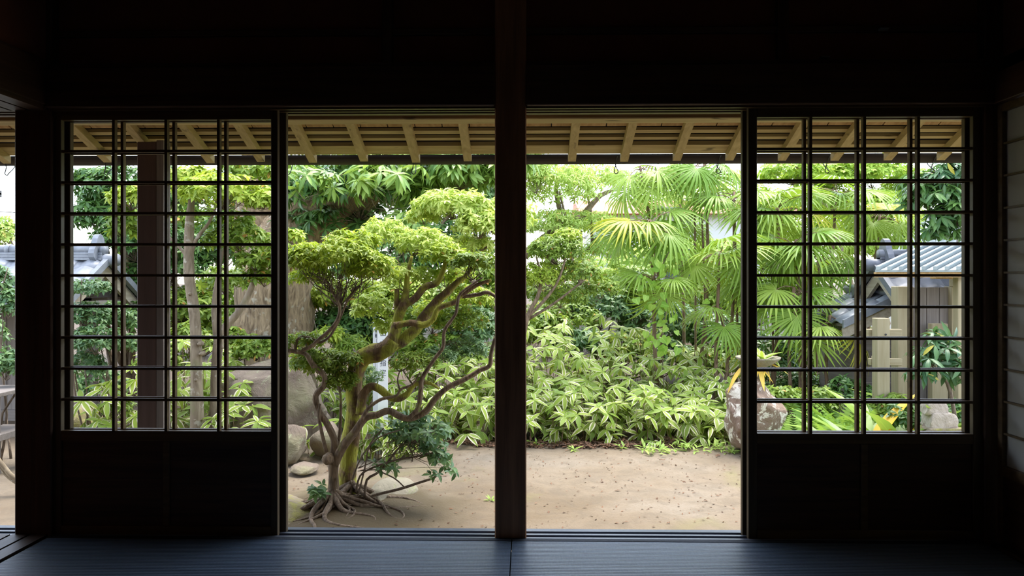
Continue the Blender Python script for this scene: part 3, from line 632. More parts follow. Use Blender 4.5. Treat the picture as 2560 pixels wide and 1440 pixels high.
# exposed roots
for i in range(36):
    a = -PI+2*PI*i/36+rg.normal(0, .12); rx = (1.05 if math.cos(a) < 0 else 1.25); bx, by = (PX(832, 4.6), 4.6) if i % 3 else (MOUND.x+.05, MOUND.y)
    L = rg.uniform(.25, .62)*rx; r0 = rg.uniform(.008, .023); pts = []; rd = []
    if math.sin(a) > .3: L *= .6
    for k in range(8):
        t = k/7; aa = a+.5*math.sin(t*4+i)*t; x = bx+math.cos(aa)*L*t; y = by+math.sin(aa)*L*.62*t
        if y < 4.2: y = 4.2+(y-4.2)*.2
        z = gh(x, y)+r0*.35*(1-t)+.075*(1-t)**4-.006*t+.012*math.sin(k*1.7+i)*(1-t); pts.append((x, y, z)); rd.append(r0*(1-t*.75))
    mb = MB(); mb.tube(pts, rd, 7, 3, .25, i); mb.build('root', M['root'], tr, True)
tw = MB()
# (px, py, rx, ry, Y, rosettes, leaf px, material, anchor px)
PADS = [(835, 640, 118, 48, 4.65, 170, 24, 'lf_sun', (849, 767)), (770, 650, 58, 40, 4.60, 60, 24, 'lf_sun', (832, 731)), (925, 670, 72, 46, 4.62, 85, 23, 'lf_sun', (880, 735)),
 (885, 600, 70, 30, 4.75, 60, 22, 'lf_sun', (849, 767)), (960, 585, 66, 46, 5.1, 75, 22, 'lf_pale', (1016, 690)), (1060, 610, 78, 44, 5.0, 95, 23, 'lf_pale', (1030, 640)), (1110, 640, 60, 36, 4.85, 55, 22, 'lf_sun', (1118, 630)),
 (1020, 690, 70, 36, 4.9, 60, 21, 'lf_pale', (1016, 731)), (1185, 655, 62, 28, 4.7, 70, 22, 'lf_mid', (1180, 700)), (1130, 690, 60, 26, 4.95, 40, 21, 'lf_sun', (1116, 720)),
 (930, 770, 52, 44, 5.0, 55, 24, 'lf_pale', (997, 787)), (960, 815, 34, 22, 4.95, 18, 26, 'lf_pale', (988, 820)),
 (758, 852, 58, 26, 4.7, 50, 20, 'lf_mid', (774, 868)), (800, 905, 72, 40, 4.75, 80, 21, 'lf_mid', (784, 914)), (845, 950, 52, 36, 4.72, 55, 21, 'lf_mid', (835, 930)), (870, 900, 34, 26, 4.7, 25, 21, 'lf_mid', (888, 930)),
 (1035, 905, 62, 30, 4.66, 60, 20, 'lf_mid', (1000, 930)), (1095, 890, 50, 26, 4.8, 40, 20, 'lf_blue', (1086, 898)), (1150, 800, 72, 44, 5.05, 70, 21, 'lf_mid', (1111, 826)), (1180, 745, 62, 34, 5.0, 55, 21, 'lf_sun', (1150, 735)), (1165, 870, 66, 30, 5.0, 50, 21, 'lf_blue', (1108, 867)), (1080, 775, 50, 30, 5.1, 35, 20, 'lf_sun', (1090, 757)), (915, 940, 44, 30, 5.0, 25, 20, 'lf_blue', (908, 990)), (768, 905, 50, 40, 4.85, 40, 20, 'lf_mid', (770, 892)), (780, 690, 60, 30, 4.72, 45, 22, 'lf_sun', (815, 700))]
for (px, py, rx, ry, Y, n, ls, mt, an) in PADS:
    n = int(n*2.1); ls *= .70; C, A = shell(px, py, rx, ry, Y, n, rg, zmin=-.45, inner=.45); A = nrm(A*.6+np.array([0, 0, .9])+rg.normal(0, .25, A.shape))
    pos, d, up, s = rosettes(C, A, 8, -.75, .45, ls*.75*Y/F, ls*1.15*Y/F, rg)
    scatter('foliage', TP['small'], pos, d, up, s, M[mt], tr, rg)
    a0 = P(an[0], an[1], Y)
    for i in range(0, len(C), 13): twig(tw, a0, C[i], .0032, .0011, rg, 4, .2, 3)
tw.build('twigs', M['twig'], tr, True, 'stuff')
# low leafy sprout growing at its foot
sp = thing('basal_sprout', 'low leaning sprout of dark blue green leaves beside the gnarled trunk', 'shrub', P(905, 1245, 4.72))
SB = [[(905, 1250, 4), (940, 1237, 4), (997, 1223, 4), (1047, 1207, 3.5), (1087, 1193, 3), (1110, 1170, 2)], [(912, 1245, 4), (917, 1200, 3.5), (947, 1180, 3), (973, 1150, 3), (1000, 1117, 2.5), (1040, 1090, 2)],
      [(890, 1230, 3), (900, 1190, 2.5), (930, 1170, 2.5), (990, 1150, 2), (1050, 1140, 2), (1090, 1130, 1.5)], [(895, 1240, 2.6), (912, 1170, 2.2), (925, 1110, 2), (960, 1070, 1.6)], [(940, 1175, 2), (985, 1195, 2), (1013, 1220, 1.6)], [(880, 1200, 2.4), (905, 1140, 2), (945, 1095, 1.8), (1000, 1075, 1.5)]]
for i, L in enumerate(SB): mb = MB(); pxtube(mb, L, 4.66-.02*i, 6, 3, .1, i); mb.build('stem', M['twig'], sp, True)
C = np.concatenate([shell(px, py, rx, ry, Y, n, rg, inner=.2, zmin=-.9)[0] for px, py, rx, ry, Y, n in ((1060, 1085, 78, 40, 4.68, 62), (1095, 1135, 46, 34, 4.62, 26), (980, 1085, 55, 26, 4.72, 22), (1105, 1178, 40, 16, 4.6, 8), (985, 1165, 60, 8, 4.6, 8), (1030, 1050, 56, 18, 4.75, 20), (800, 1225, 24, 18, 4.55, 9))])
pos, d, up, s = rosettes(C, np.tile([.35, -.3, .8], (len(C), 1))+rg.normal(0, .3, C.shape), 5, -.6, .5, 15*4.65/F, 26*4.65/F, rg)
oo = rg.permutation(len(pos)); pos, d, up, s = pos[oo], d[oo], up[oo], s[oo]
scatter('foliage', TP['oval'], pos[290:], d[290:], up[290:], s[290:], M['lf_blue'], sp, rg)
place('leaf', LM['sprout'], pos[:290], d[:290], up[:290], s[:290], sp, rg)
tw = MB()
for i in range(0, len(C), 2): twig(tw, C[(i*7) % len(C)]*.45+np.array(P(980, 1130, 4.66))*.55 if i < len(C)-9 else P(825, 1262, 4.6), C[i], .0025, .0012, rg)
tw.build('twigs', M['twig'], sp, True, 'stuff')
# ================================================================== generic plants
def plant(name, label, cat, base, pads, tpl, mat, seed, mode='ros', k=7, e=(-.7, .4), bark='twig', stem_r=.012, stems=6, group=None, leafobj=0, lm=None, trunk=None, twigevery=5, spread=.05, inner=.4, zmin=-.5, lsf=.72, nf=1.9):
    """pads: (px, py, rx, ry, Y, n, leaf px [, depth [, mat]])"""
    r = np.random.default_rng(seed); bx, by = PX(base[0], base[1]), base[1]; b = Vector((bx, by, gh(bx, by)-.03))
    t = thing(name, label, cat, b+Vector((0, 0, .03)), group); tw = MB(); cents = []
    if trunk:
        for i, (Y, L) in enumerate(trunk): mb = MB(); pxtube(mb, L, Y, 12, 4, .14, i+seed); mb.build('trunk' if i == 0 else 'branch', M[bark], t, True)
    nobj = leafobj
    for q in pads:
        px, py, rx, ry, Y, n, ls = q[:7]; dep = q[7] if len(q) > 7 else None; mt = q[8] if len(q) > 8 else mat; n = int(n*nf); ls = ls*lsf
        C, A = shell(px, py, rx, ry, Y, n, r, dep, zmin, inner); A = nrm(A*.6+np.array([0, -.1, .8])+r.normal(0, .3, A.shape)); cents.append(P(px, py, Y))
        if mode == 'ros': pos, d, up, s = rosettes(C, A, k, e[0], e[1], ls*.75*Y/F, ls*1.15*Y/F, r)
        else: pos, d, up, s = randleaves(C, k, spread, ls*.75*Y/F, ls*1.15*Y/F, r)
        if nobj > 0:
            g = k if mode == 'ros' else 1; o = np.argsort(pos[:, 1].reshape(-1, g).mean(1))[:nobj//g]
            ids = (o[:, None]*g+np.arange(g)).ravel(); m_ = min(len(ids), nobj); ids = ids[:m_]
            place('leaf', LM[lm], pos[ids], d[ids], up[ids], s[ids], t, r); nobj -= m_
            kp = np.ones(len(pos), bool); kp[ids] = False; pos, d, up, s = pos[kp], d[kp], up[kp], s[kp]
        if len(pos): scatter('foliage', TP[tpl], pos, d, up, s, M[mt], t, r)
        a0 = P(px, py+ry*.9, Y)
        for i in range(0, len(C), max(1, int(twigevery*nf))): twig(tw, a0, C[i], .0028, .0012, r, 4, .2)
    for i in range(stems):
        c = cents[i % len(cents)]; mb = MB(); q = Vector(r.normal(0, .06, 3)); q.z = 0; bb = b+q; bb.z = gh(bb.x, bb.y)-.03
        twig(mb, bb, c+Vector(r.normal(0, .08, 3)), stem_r*r.uniform(.7, 1.2), stem_r*.35, r, 6, .12, 2); mb.build('stem', M[bark], t, True)
    if tw.V: tw.build('twigs', M['twig'], t, True, 'stuff')
    return t
# second gnarled tree behind the central post
plant('garden_tree', 'sunlit tree with pale cream green crowns on thin grey stems behind the gnarled tree', 'tree', (1285, 6.2),
      [(1130, 512, 100, 42, 6.1, 130, 27), (1200, 560, 70, 40, 6.0, 80, 27), (1060, 540, 50, 22, 6.2, 30, 26), (1180, 610, 60, 30, 6.2, 50, 25), (1270, 540, 80, 60, 6.2, 60, 26)], 'small', 'lf_pale', 21, k=8, bark='twig', stems=0, spread=.05,
      trunk=[(6.2, [(1290, 1090, 12), (1285, 900, 10), (1250, 780, 9), (1180, 700, 6), (1120, 650, 5), (1128, 590, 3)]), (6.2, [(1130, 655, 4), (1180, 640, 4), (1240, 600, 3)]), (6.2, [(1255, 790, 6), (1262, 690, 5), (1250, 600, 4), (1200, 560, 2)])])
plant('garden_tree', 'small airy tree with fine green leaves rising over the striped bamboo', 'tree', (1295, 7.0),
      [(1390, 625, 75, 42, 7.0, 130, 21, None, 'lf_mid'), (1350, 690, 60, 40, 7.0, 80, 21, None, 'lf_sun'), (1450, 680, 60, 36, 7.1, 70, 20), (1400, 740, 80, 34, 7.2, 90, 20), (1500, 720, 50, 30, 7.3, 50, 20), (1420, 590, 40, 20, 7.0, 40, 20, None, 'lf_sun')], 'small', 'lf_mid', 22, k=7, lsf=.58, nf=3.0, bark='bark_d', stems=0, twigevery=5,
      trunk=[(6.9, [(1290, 1080, 9), (1300, 900, 8), (1318, 795, 6), (1345, 740, 5), (1352, 690, 4), (1340, 640, 2)]), (6.9, [(1318, 795, 4), (1370, 740, 4), (1400, 690, 3), (1420, 620, 2)]), (6.95, [(1318, 800, 4), (1390, 755, 3), (1460, 700, 2)])])
# big old broad-leaved tree with a huge trunk
plant('old_tree', 'huge old tree with tan bark and rosettes of long evergreen leaves', 'tree', (690, 8.2),
      [(980, 455, 130, 75, 7.2, 20, 66, .5), (760, 450, 90, 60, 7.0, 13, 60, .5), (1010, 560, 70, 34, 7.2, 6, 60, .3), (1150, 430, 120, 50, 7.6, 60, 56, .6), (900, 470, 240, 90, 8.0, 120, 50, .7, 'lf_dark'), (820, 560, 150, 50, 8.2, 60, 46, .5, 'lf_dark'), (1100, 400, 260, 60, 7.8, 90, 56, .7)],
      'long', 'lf_big', 31, k=12, e=(-.6, .25), bark='bark_b', stems=0, leafobj=300, lm='big', twigevery=2, lsf=.66, nf=2.0,
      trunk=[(8.2, [(672, 1010, 130), (680, 900, 105), (684, 800, 96), (690, 700, 92), (720, 620, 88), (780, 560, 74), (860, 500, 60), (960, 440, 40), (1060, 380, 26)]), (8.3, [(690, 720, 70), (650, 620, 64), (640, 500, 50), (650, 380, 40), (660, 300, 30)]), (8.1, [(610, 1000, 50), (612, 900, 40), (620, 800, 36), (650, 720, 40)])])
# slender trees behind the left lattice
plant('slender_tree', 'slender smooth barked tree with bright leafy crown beside the outdoor post', 'tree', (490, 6.0),
      [(560, 480, 130, 48, 5.9, 150, 26), (470, 450, 90, 40, 6.1, 80, 26), (620, 430, 90, 30, 6.2, 60, 26, None, 'lf_mid'), (660, 500, 50, 26, 5.8, 45, 26), (330, 490, 60, 40, 6.1, 55, 26), (600, 600, 100, 36, 6.2, 70, 26, None, 'lf_mid'), (640, 650, 60, 30, 6.1, 40, 26, None, 'lf_mid'), (730, 590, 30, 22, 5.8, 16, 24), (310, 560, 40, 60, 6.2, 50, 26, None, 'lf_mid')],
      'oval', 'lf_sun', 41, k=6, bark='bark_s', stems=0, twigevery=4,
      trunk=[(6.0, [(492, 1110, 18), (492, 1000, 16), (490, 880, 14), (487, 790, 13), (474, 700, 13), (472, 620, 12), (474, 560, 11), (480, 490, 7), (490, 440, 4)]), (6.0, [(474, 650, 5), (490, 600, 5), (520, 560, 4), (540, 520, 2)]), (6.0, [(474, 650, 4), (450, 620, 4), (420, 590, 3)])])
plant('slender_tree', 'forked smooth barked tree standing between the outdoor post and the boulder', 'tree', (540, 6.1),
      [(660, 690, 60, 30, 6.2, 40, 26), (590, 560, 60, 40, 6.2, 40, 26), (700, 640, 40, 40, 6.0, 30, 26), (560, 700, 70, 40, 6.6, 60, 24)], 'oval', 'lf_mid', 42, k=6, bark='bark_s', stems=0,
      trunk=[(6.1, [(534, 1110, 16), (538, 1000, 13), (540, 920, 12), (548, 850, 12), (570, 810, 10), (600, 775, 8), (628, 720, 7), (640, 680, 4)]), (6.1, [(545, 860, 9), (538, 810, 8), (536, 760, 7), (545, 690, 5), (560, 620, 3)])])
plant('camellia_tree', 'dense dark glossy camellia tree behind the tiled gate roof', 'tree', (330, 8.4),
      [(300, 470, 110, 60, 8.4, 170, 26), (250, 540, 70, 60, 8.3, 120, 26), (340, 600, 110, 60, 8.2, 170, 26), (330, 690, 80, 60, 8.4, 120, 26), (420, 640, 110, 90, 8.6, 200, 26), (450, 770, 110, 60, 8.6, 170, 26, None, 'lf_mid'), (560, 620, 90, 80, 9.0, 120, 26), (420, 480, 100, 70, 8.8, 130, 26), (520, 830, 100, 50, 8.8, 110, 26, None, 'lf_mid'), (220, 445, 50, 30, 8.4, 40, 26)],
      'oval', 'lf_dark', 43, k=6, bark='bark_d', stems=8, stem_r=.04)
plant('nandina_shrub', 'blue green feathery shrub before the tiled gate', 'shrub', (235, 6.3),
      [(225, 720, 56, 26, 6.2, 30, 24), (215, 790, 60, 40, 6.2, 50, 24), (240, 850, 70, 40, 6.1, 60, 24), (215, 910, 50, 40, 6.2, 40, 24), (290, 790, 50, 40, 6.4, 36, 24), (310, 860, 40, 30, 6.3, 24, 24), (300, 1020, 40, 40, 6.0, 20, 22, None, 'lf_mid')], 'oval', 'lf_blue', 44, k=6, lsf=.56, nf=3.4, bark='twig', stems=9, stem_r=.012)
plant('nandina_shrub', 'leafy shrub at the corner beside the neighbouring bay', 'shrub', (10, 6.0),
      [(0, 720, 40, 60, 6.0, 36, 26), (15, 910, 40, 46, 5.8, 36, 26), (-60, 850, 80, 90, 6.2, 70, 26), (20, 760, 22, 40, 5.9, 20, 26)], 'oval', 'lf_blue', 45, k=6, lsf=.6, nf=3.0, bark='twig', stems=6, stem_r=.01)
plant('low_shrub', 'low bright green shrub against the tan trunk of the old tree', 'shrub', (640, 7.0), [(640, 870, 56, 36, 7.0, 70, 22), (600, 880, 40, 24, 7.1, 40, 22)], 'oval', 'lf_mid', 46, k=6, stems=4, stem_r=.008)
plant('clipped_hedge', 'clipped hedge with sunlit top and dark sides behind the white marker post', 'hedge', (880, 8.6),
      [(800, 740, 60, 60, 8.9, 140, 22, .4, 'lf_mid'), (890, 735, 115, 40, 8.5, 260, 22, .4), (1000, 730, 80, 40, 8.7, 150, 22, .4), (860, 820, 90, 60, 8.5, 200, 24, .3, 'lf_dark'), (960, 830, 110, 60, 8.9, 220, 24, .3, 'lf_dark'), (1120, 760, 100, 60, 8.9, 200, 22, .4, 'lf_mid')], 'oval', 'lf_sun', 47, k=6, stems=6, stem_r=.02)  # sunlit top and shaded sides are put into the leaf colours
plant('yellow_shrub', 'small shrub with yellow green upright whorls before the hedge', 'shrub', (815, 7.4), [(815, 835, 30, 18, 7.4, 12, 36), (840, 830, 20, 14, 7.5, 8, 34), (880, 860, 60, 30, 7.6, 40, 26, None, 'lf_mid')], 'long', 'lf_sun', 48, k=7, stems=4, stem_r=.008)
plant('background_shrub', 'mixed green shrub behind the crest of the striped bamboo', 'shrub', (1480, 9.4),
      [(1400, 790, 110, 50, 9.2, 150, 20), (1500, 770, 90, 60, 9.4, 150, 20, None, 'lf_blue'), (1580, 730, 80, 70, 9.6, 160, 24), (1640, 800, 100, 60, 9.4, 150, 22, None, 'lf_blue'), (1760, 830, 110, 60, 9.6, 170, 22, None, 'lf_dark'), (1330, 830, 60, 50, 9.0, 90, 20)], 'oval', 'lf_mid', 49, k=6, stems=8, stem_r=.02)
plant('background_shrub', 'dense leafy shrub between the palm stems and the gate', 'shrub', (2000, 9.0),
      [(1930, 890, 80, 70, 9.0, 120, 22, None, 'lf_dark'), (2010, 880, 80, 60, 9.3, 140, 22), (2090, 930, 60, 60, 9.5, 110, 22, None, 'lf_dark'), (1990, 960, 90, 40, 8.6, 110, 22, None, 'lf_dark'), (2080, 850, 60, 36, 9.6, 80, 22)], 'oval', 'lf_mid', 50, k=5, stems=8, stem_r=.015)
plant('mid_shrub', 'green shrub filling in behind the twisting branches', 'shrub', (1130, 7.9),
      [(1080, 790, 80, 50, 7.9, 90, 24), (1180, 820, 70, 60, 7.9, 90, 24, None, 'lf_blue'), (1120, 880, 90, 50, 7.8, 100, 24), (1010, 860, 60, 40, 7.9, 50, 24), (1230, 760, 60, 60, 8.2, 60, 24), (1200, 690, 60, 40, 8.3, 60, 24)], 'oval', 'lf_mid', 64, k=6, stems=5, stem_r=.015)
plant('crest_shrub', 'dense fine leaved shrub along the crest behind the striped bamboo', 'shrub', (1500, 8.9),
      [(1360, 815, 80, 44, 8.8, 100, 22), (1450, 855, 80, 40, 8.8, 100, 22, None, 'lf_blue'), (1560, 870, 90, 40, 8.9, 110, 22), (1660, 885, 80, 40, 8.9, 90, 22, None, 'lf_blue'), (1760, 905, 80, 40, 8.9, 90, 22), (1840, 890, 60, 50, 9.0, 70, 22, None, 'lf_dark')], 'oval', 'lf_mid', 65, k=6, stems=6, stem_r=.012)
plant('side_shrub', 'green undergrowth at the foot of the camellia', 'shrub', (430, 7.6),
      [(400, 900, 70, 50, 7.6, 70, 24), (470, 850, 60, 50, 7.8, 60, 24), (580, 850, 50, 40, 7.4, 40, 24), (250, 960, 70, 50, 7.0, 50, 24, None, 'lf_blue'), (360, 800, 60, 50, 8.0, 60, 24, None, 'lf_dark')], 'oval', 'lf_mid', 66, k=6, stems=5, stem_r=.012)
# farther trees
plant('cherry_tree', 'hazy light green tree with open branches against the white sky', 'tree', (1400, 12.0),
      [(1400, 470, 110, 60, 11.5, 150, 26), (1470, 440, 90, 40, 12, 90, 26), (1380, 560, 80, 40, 11.5, 100, 26), (1460, 560, 90, 40, 12, 100, 26), (1520, 620, 60, 36, 12.2, 60, 26), (1340, 430, 60, 60, 11, 110, 26), (1560, 450, 70, 30, 12.6, 36, 24), (1650, 480, 90, 60, 13, 70, 24), (1760, 500, 100, 60, 13, 70, 24), (1420, 650, 70, 40, 12, 70, 24), (1850, 470, 70, 50, 13, 40, 24)], 'long', 'lf_far', 51, k=6, lsf=.55, nf=2.8, bark='bark_d', stems=4, stem_r=.05,
      trunk=[(12, [(1370, 900, 20), (1372, 720, 16), (1390, 600, 12), (1440, 560, 9), (1500, 490, 6), (1560, 470, 3)]), (12, [(1380, 620, 9), (1400, 540, 7), (1390, 470, 5), (1420, 420, 3)]), (11.6, [(1310, 640, 12), (1380, 580, 9), (1450, 540, 5)])])
plant('maple_tree', 'fresh green fine leaved maple behind the palms', 'tree', (2180, 12.5),
      [(1980, 430, 90, 36, 12, 130, 20), (2080, 440, 100, 40, 12.4, 170, 20), (2180, 430, 110, 46, 12.4, 190, 20), (2050, 500, 110, 40, 12.6, 170, 20), (2170, 520, 120, 50, 12.2, 210, 20), (2260, 560, 110, 40, 12, 190, 20), (2330, 600, 90, 36, 11.6, 150, 20), (2200, 620, 120, 30, 12.2, 150, 20), (2300, 470, 90, 50, 12.6, 150, 20), (2100, 600, 110, 50, 13, 150, 20), (1980, 580, 110, 60, 13, 150, 20), (1900, 520, 80, 60, 13, 80, 20), (2030, 680, 120, 50, 13, 150, 20)], 'tiny', 'lf_maple', 52, k=7, bark='bark_s', stems=6, stem_r=.05, e=(-.5, .3))
plant('broadleaf_tree', 'dark broad leaved tree overhanging the gate roof', 'tree', (2520, 7.6),
      [(2370, 440, 80, 40, 7.4, 30, 46), (2330, 490, 70, 44, 7.4, 32, 46), (2390, 530, 60, 40, 7.3, 30, 46), (2300, 450, 60, 26, 7.6, 14, 44), (2350, 570, 50, 26, 7.4, 14, 44), (2480, 480, 80, 80, 7.5, 40, 46)], 'long', 'lf_dark', 53, k=8, e=(-.8, .2), bark='bark_d', stems=0, leafobj=240, lm='dark', twigevery=3, lsf=.8, nf=1.4,
      trunk=[(7.6, [(2560, 1010, 30), (2540, 800, 26), (2500, 640, 20), (2440, 550, 10), (2370, 480, 5)])])
# closing greenery far behind
plant('far_tree', 'tall dark evergreen closing the view behind the old tree', 'tree', (900, 13), [(800, 560, 160, 120, 13, 260, 26, .8), (960, 640, 160, 110, 13, 260, 26, .8), (1100, 620, 130, 110, 13.5, 220, 26, .8), (900, 430, 200, 70, 13.5, 220, 26, .8), (1180, 480, 110, 90, 13.2, 160, 26, .8), (1210, 680, 110, 80, 13, 180, 26, .8)], 'oval', 'lf_dark', 54, k=6, bark='bark_d', stems=5, stem_r=.08)
plant('far_tree', 'mid green tree closing the view behind the camellia', 'tree', (480, 12), [(420, 600, 120, 130, 12, 240, 26, .8), (560, 560, 130, 130, 12.2, 240, 26, .8), (640, 760, 140, 90, 12.4, 200, 24, .8), (500, 780, 150, 90, 12.2, 200, 24, .8)], 'oval', 'lf_mid', 55, k=6, bark='bark_d', stems=5, stem_r=.06)
plant('far_shrub', 'low bright shrub bank below the hazy tree', 'shrub', (1600, 13), [(1380, 720, 120, 50, 13, 170, 22, .7), (1540, 740, 140, 46, 13.4, 180, 22, .7), (1740, 740, 150, 50, 13.4, 200, 22, .7), (1900, 760, 140, 60, 13, 200, 22, .7), (2060, 790, 120, 50, 12.6, 170, 22, .7), (1620, 660, 110, 50, 14, 130, 22, .6, 'lf_far'), (1760, 650, 110, 60, 14, 150, 22, .6, 'lf_far'), (1880, 640, 90, 60, 14, 120, 22, .6, 'lf_far'), (1480, 680, 90, 40, 14, 100, 22, .6, 'lf_far')], 'oval', 'lf_mid', 56, k=6, stems=6, stem_r=.03)
plant('rust_shrub', 'reddish tinged shrub beyond the tiled roof against the white sky', 'shrub', (10, 13), [(12, 580, 30, 40, 13, 60, 18), (-60, 600, 80, 50, 13, 60, 18, None, 'lf_far')], 'tiny', 'lf_far', 57, k=6, stems=6, stem_r=.03)
# ================================================================== STRIPED DWARF BAMBOO
rs = np.random.default_rng(9)
def sasa(label, x, y, rad, H, nst, seed, stuffn=150, z0=.15, grp='clumps of striped dwarf bamboo'):
    r = np.random.default_rng(seed); g = gh(x, y); t = thing('dwarf_bamboo', label, 'bamboo', (x, y, g), grp)
    C = []; A = []
    for i in range(nst):
        a = r.uniform(0, 2*PI); q = rad*math.sqrt(r.random()); sx_, sy_ = x+q*math.cos(a), y+q*.8*math.sin(a)
        h = H*(1-.45*(q/rad)**2)*r.uniform(.82, 1.08) if i % 3 else H*r.uniform(z0, .8)
        lean = Vector((math.cos(a), math.sin(a)-.25, 0))*q/rad*.22*h
        b = Vector((sx_, sy_, gh(sx_, sy_)-.02)); tp = Vector((sx_+lean.x, sy_+lean.y, b.z+h))
        mb = MB(); mb.tube([b, b.lerp(tp, .55)-lean*.25, tp], [.0035, .003, .002], 4, 2); s_ = mb.build('stem', M['bark_p'], t, True)
        k = int(r.integers(5, 8)); ax = np.array([[lean.x*1.5+r.normal(0, .15), lean.y*1.5-.25+r.normal(0, .15), .8]])
        pos, d, up, s = rosettes(np.array([tp]), ax, k, -.55, .45, .11, .165, r); d[:, 2] -= .08
        place('leaf', LM['sasa'], pos, d, up, s, s_, r)
        C.append(b.lerp(tp, .55)); A.append(ax[0])
    n = max(1, stuffn//6); idx = r.integers(0, len(C), n); CC = np.array([C[i] for i in idx])+r.normal(0, rad*.16, (n, 3)); AA = np.array([A[i] for i in idx])
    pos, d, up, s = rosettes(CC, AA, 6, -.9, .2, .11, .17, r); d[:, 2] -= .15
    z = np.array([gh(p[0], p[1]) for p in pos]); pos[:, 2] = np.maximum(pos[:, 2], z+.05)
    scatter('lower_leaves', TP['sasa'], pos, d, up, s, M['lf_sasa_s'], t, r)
ROW = [(6.9, .50, .36, [-.86, -.38, .10, .56, 1.02, 1.46, 1.86], 'front'), (7.55, .74, .42, [-.9, -.3, .3, .85, 1.4, 1.9], 'middle'), (8.25, .98, .46, [-.6, .1, .7, 1.3, 1.95], 'back')]
ORD = ['first', 'second', 'third', 'fourth', 'fifth', 'sixth', 'seventh']
sd_ = 100
for Y, H, rad, XS, nm in ROW:
    for i, x in enumerate(XS):
        sd_ += 1; hh = H*(1.0 if x < 1.2 else .82 if x < 1.7 else .7)
        sasa('striped dwarf bamboo clump in the %s row, %s from the lichen rock' % (nm, ORD[len(XS)-1-i]), x, Y+.05*math.sin(i*2.3), rad, hh, 34 if nm == 'front' else 28, sd_)
sasa('striped dwarf bamboo tuft at the foot of the slender smooth trunks', PX(510, 6.3), 6.35, .38, .74, 40, 131, 220)
sasa('striped dwarf bamboo tuft behind the slender smooth trunks', PX(470, 6.9), 6.95, .44, .98, 34, 132, 220)
sasa('striped dwarf bamboo tuft beside the pale base of the outdoor post', PX(315, 6.2), 6.2, .28, .66, 26, 133)
sasa('striped dwarf bamboo tuft between the forked trunk and the largest boulder', PX(600, 6.0), 6.0, .16, .55, 14, 138, 60)
sasa('striped dwarf bamboo tuft squeezed between two upright boulders', PX(782, 6.2), 6.25, .07, .34, 5, 134, 12)
sasa('striped dwarf bamboo tuft below the hedge and behind the white marker post', PX(900, 7.4), 7.4, .34, .72, 22, 135)
sasa('striped dwarf bamboo tuft hiding the base of the white marker post', PX(965, 6.1), 6.12, .22, .40, 20, 137, 80)
sasa('low striped dwarf bamboo tuft leaning on the flat fern stone', PX(1945, 6.05), 6.0, .17, .22, 14, 136, 40)
# ================================================================== PALMS
def frond_mesh(seed):
    r = np.random.default_rng(seed); n = 25; V0, T0, U0 = TP['blade']; Vs = []; Ts = []; Us = []
    for i in range(n):
        a = -2.25+4.5*i/(n-1)+r.normal(0, .03); L = (.80+.2*math.cos(a*.6))*r.uniform(.9, 1.05)
        V = V0.copy(); V[:, 2] -= (.22+.10*r.random())*V[:, 1]**3; V *= L
        ca, sa = math.cos(a), math.sin(a)
        W = np.stack([V[:, 0]*ca+V[:, 1]*sa, -V[:, 0]*sa+V[:, 1]*ca, V[:, 2]+.10*abs(math.sin(a))*V[:, 1]], 1)
        Ts.append(T0+len(Vs)*len(V0)); Vs.append(W); Us.append(U0)
    me = tmesh('frond', np.concatenate(Vs), np.concatenate(Ts), np.concatenate(Us)); me.materials.append(M['lf_palm']); return me
FM = [frond_mesh(i) for i in range(5)]
def palm(label, px, py, Y, nf, size, seed, bpx=None, hang=.0):
    r = np.random.default_rng(seed); top = P(px, py, Y); bx = PX(bpx if bpx else px+r.uniform(-25, 40), Y); b = Vector((bx, Y, gh(bx, Y)-.05))
    t = thing('fan_palm', label, 'palm', b+Vector((0, 0, .05)), 'fan palms behind the bamboo')
    mb = MB(); q = b.lerp(top, .5)+Vector((r.normal(0, .05), 0, 0)); mb.tube([b, q, top+Vector((0, 0, .05))], [.022, .019, .016], 8, 5, .15, seed); mb.build('stem', M['bark_p'], t, True)
    for i in range(nf):
        a = 2*PI*i/nf*1.0+r.normal(0, .3)+seed; el = r.uniform(-.75, .7)-hang
        u = Vector((math.cos(a)*math.cos(el), math.sin(a)*math.cos(el)*.8-.15, math.sin(el))).normalized(); L = r.uniform(.16, .34)
        s = top+Vector((0, 0, r.uniform(-.06, .05))); e = s+u*L+Vector((0, 0, -.03))
        mb = MB(); mb.tube([s, s.lerp(e, .5)+Vector((0, 0, .03)), e], [.006, .005, .004], 5, 2); pe = mb.build('petiole', M['bark_p'], t, True)
        d = np.array([[u.x, u.y, u.z-.30]]); up = np.array([[-u.x*.3+r.normal(0, .15), -u.y*.3-.40, 1.0]])
        place('frond', FM, np.array([e]), d, up, [size*r.uniform(.85, 1.12)], pe, r)
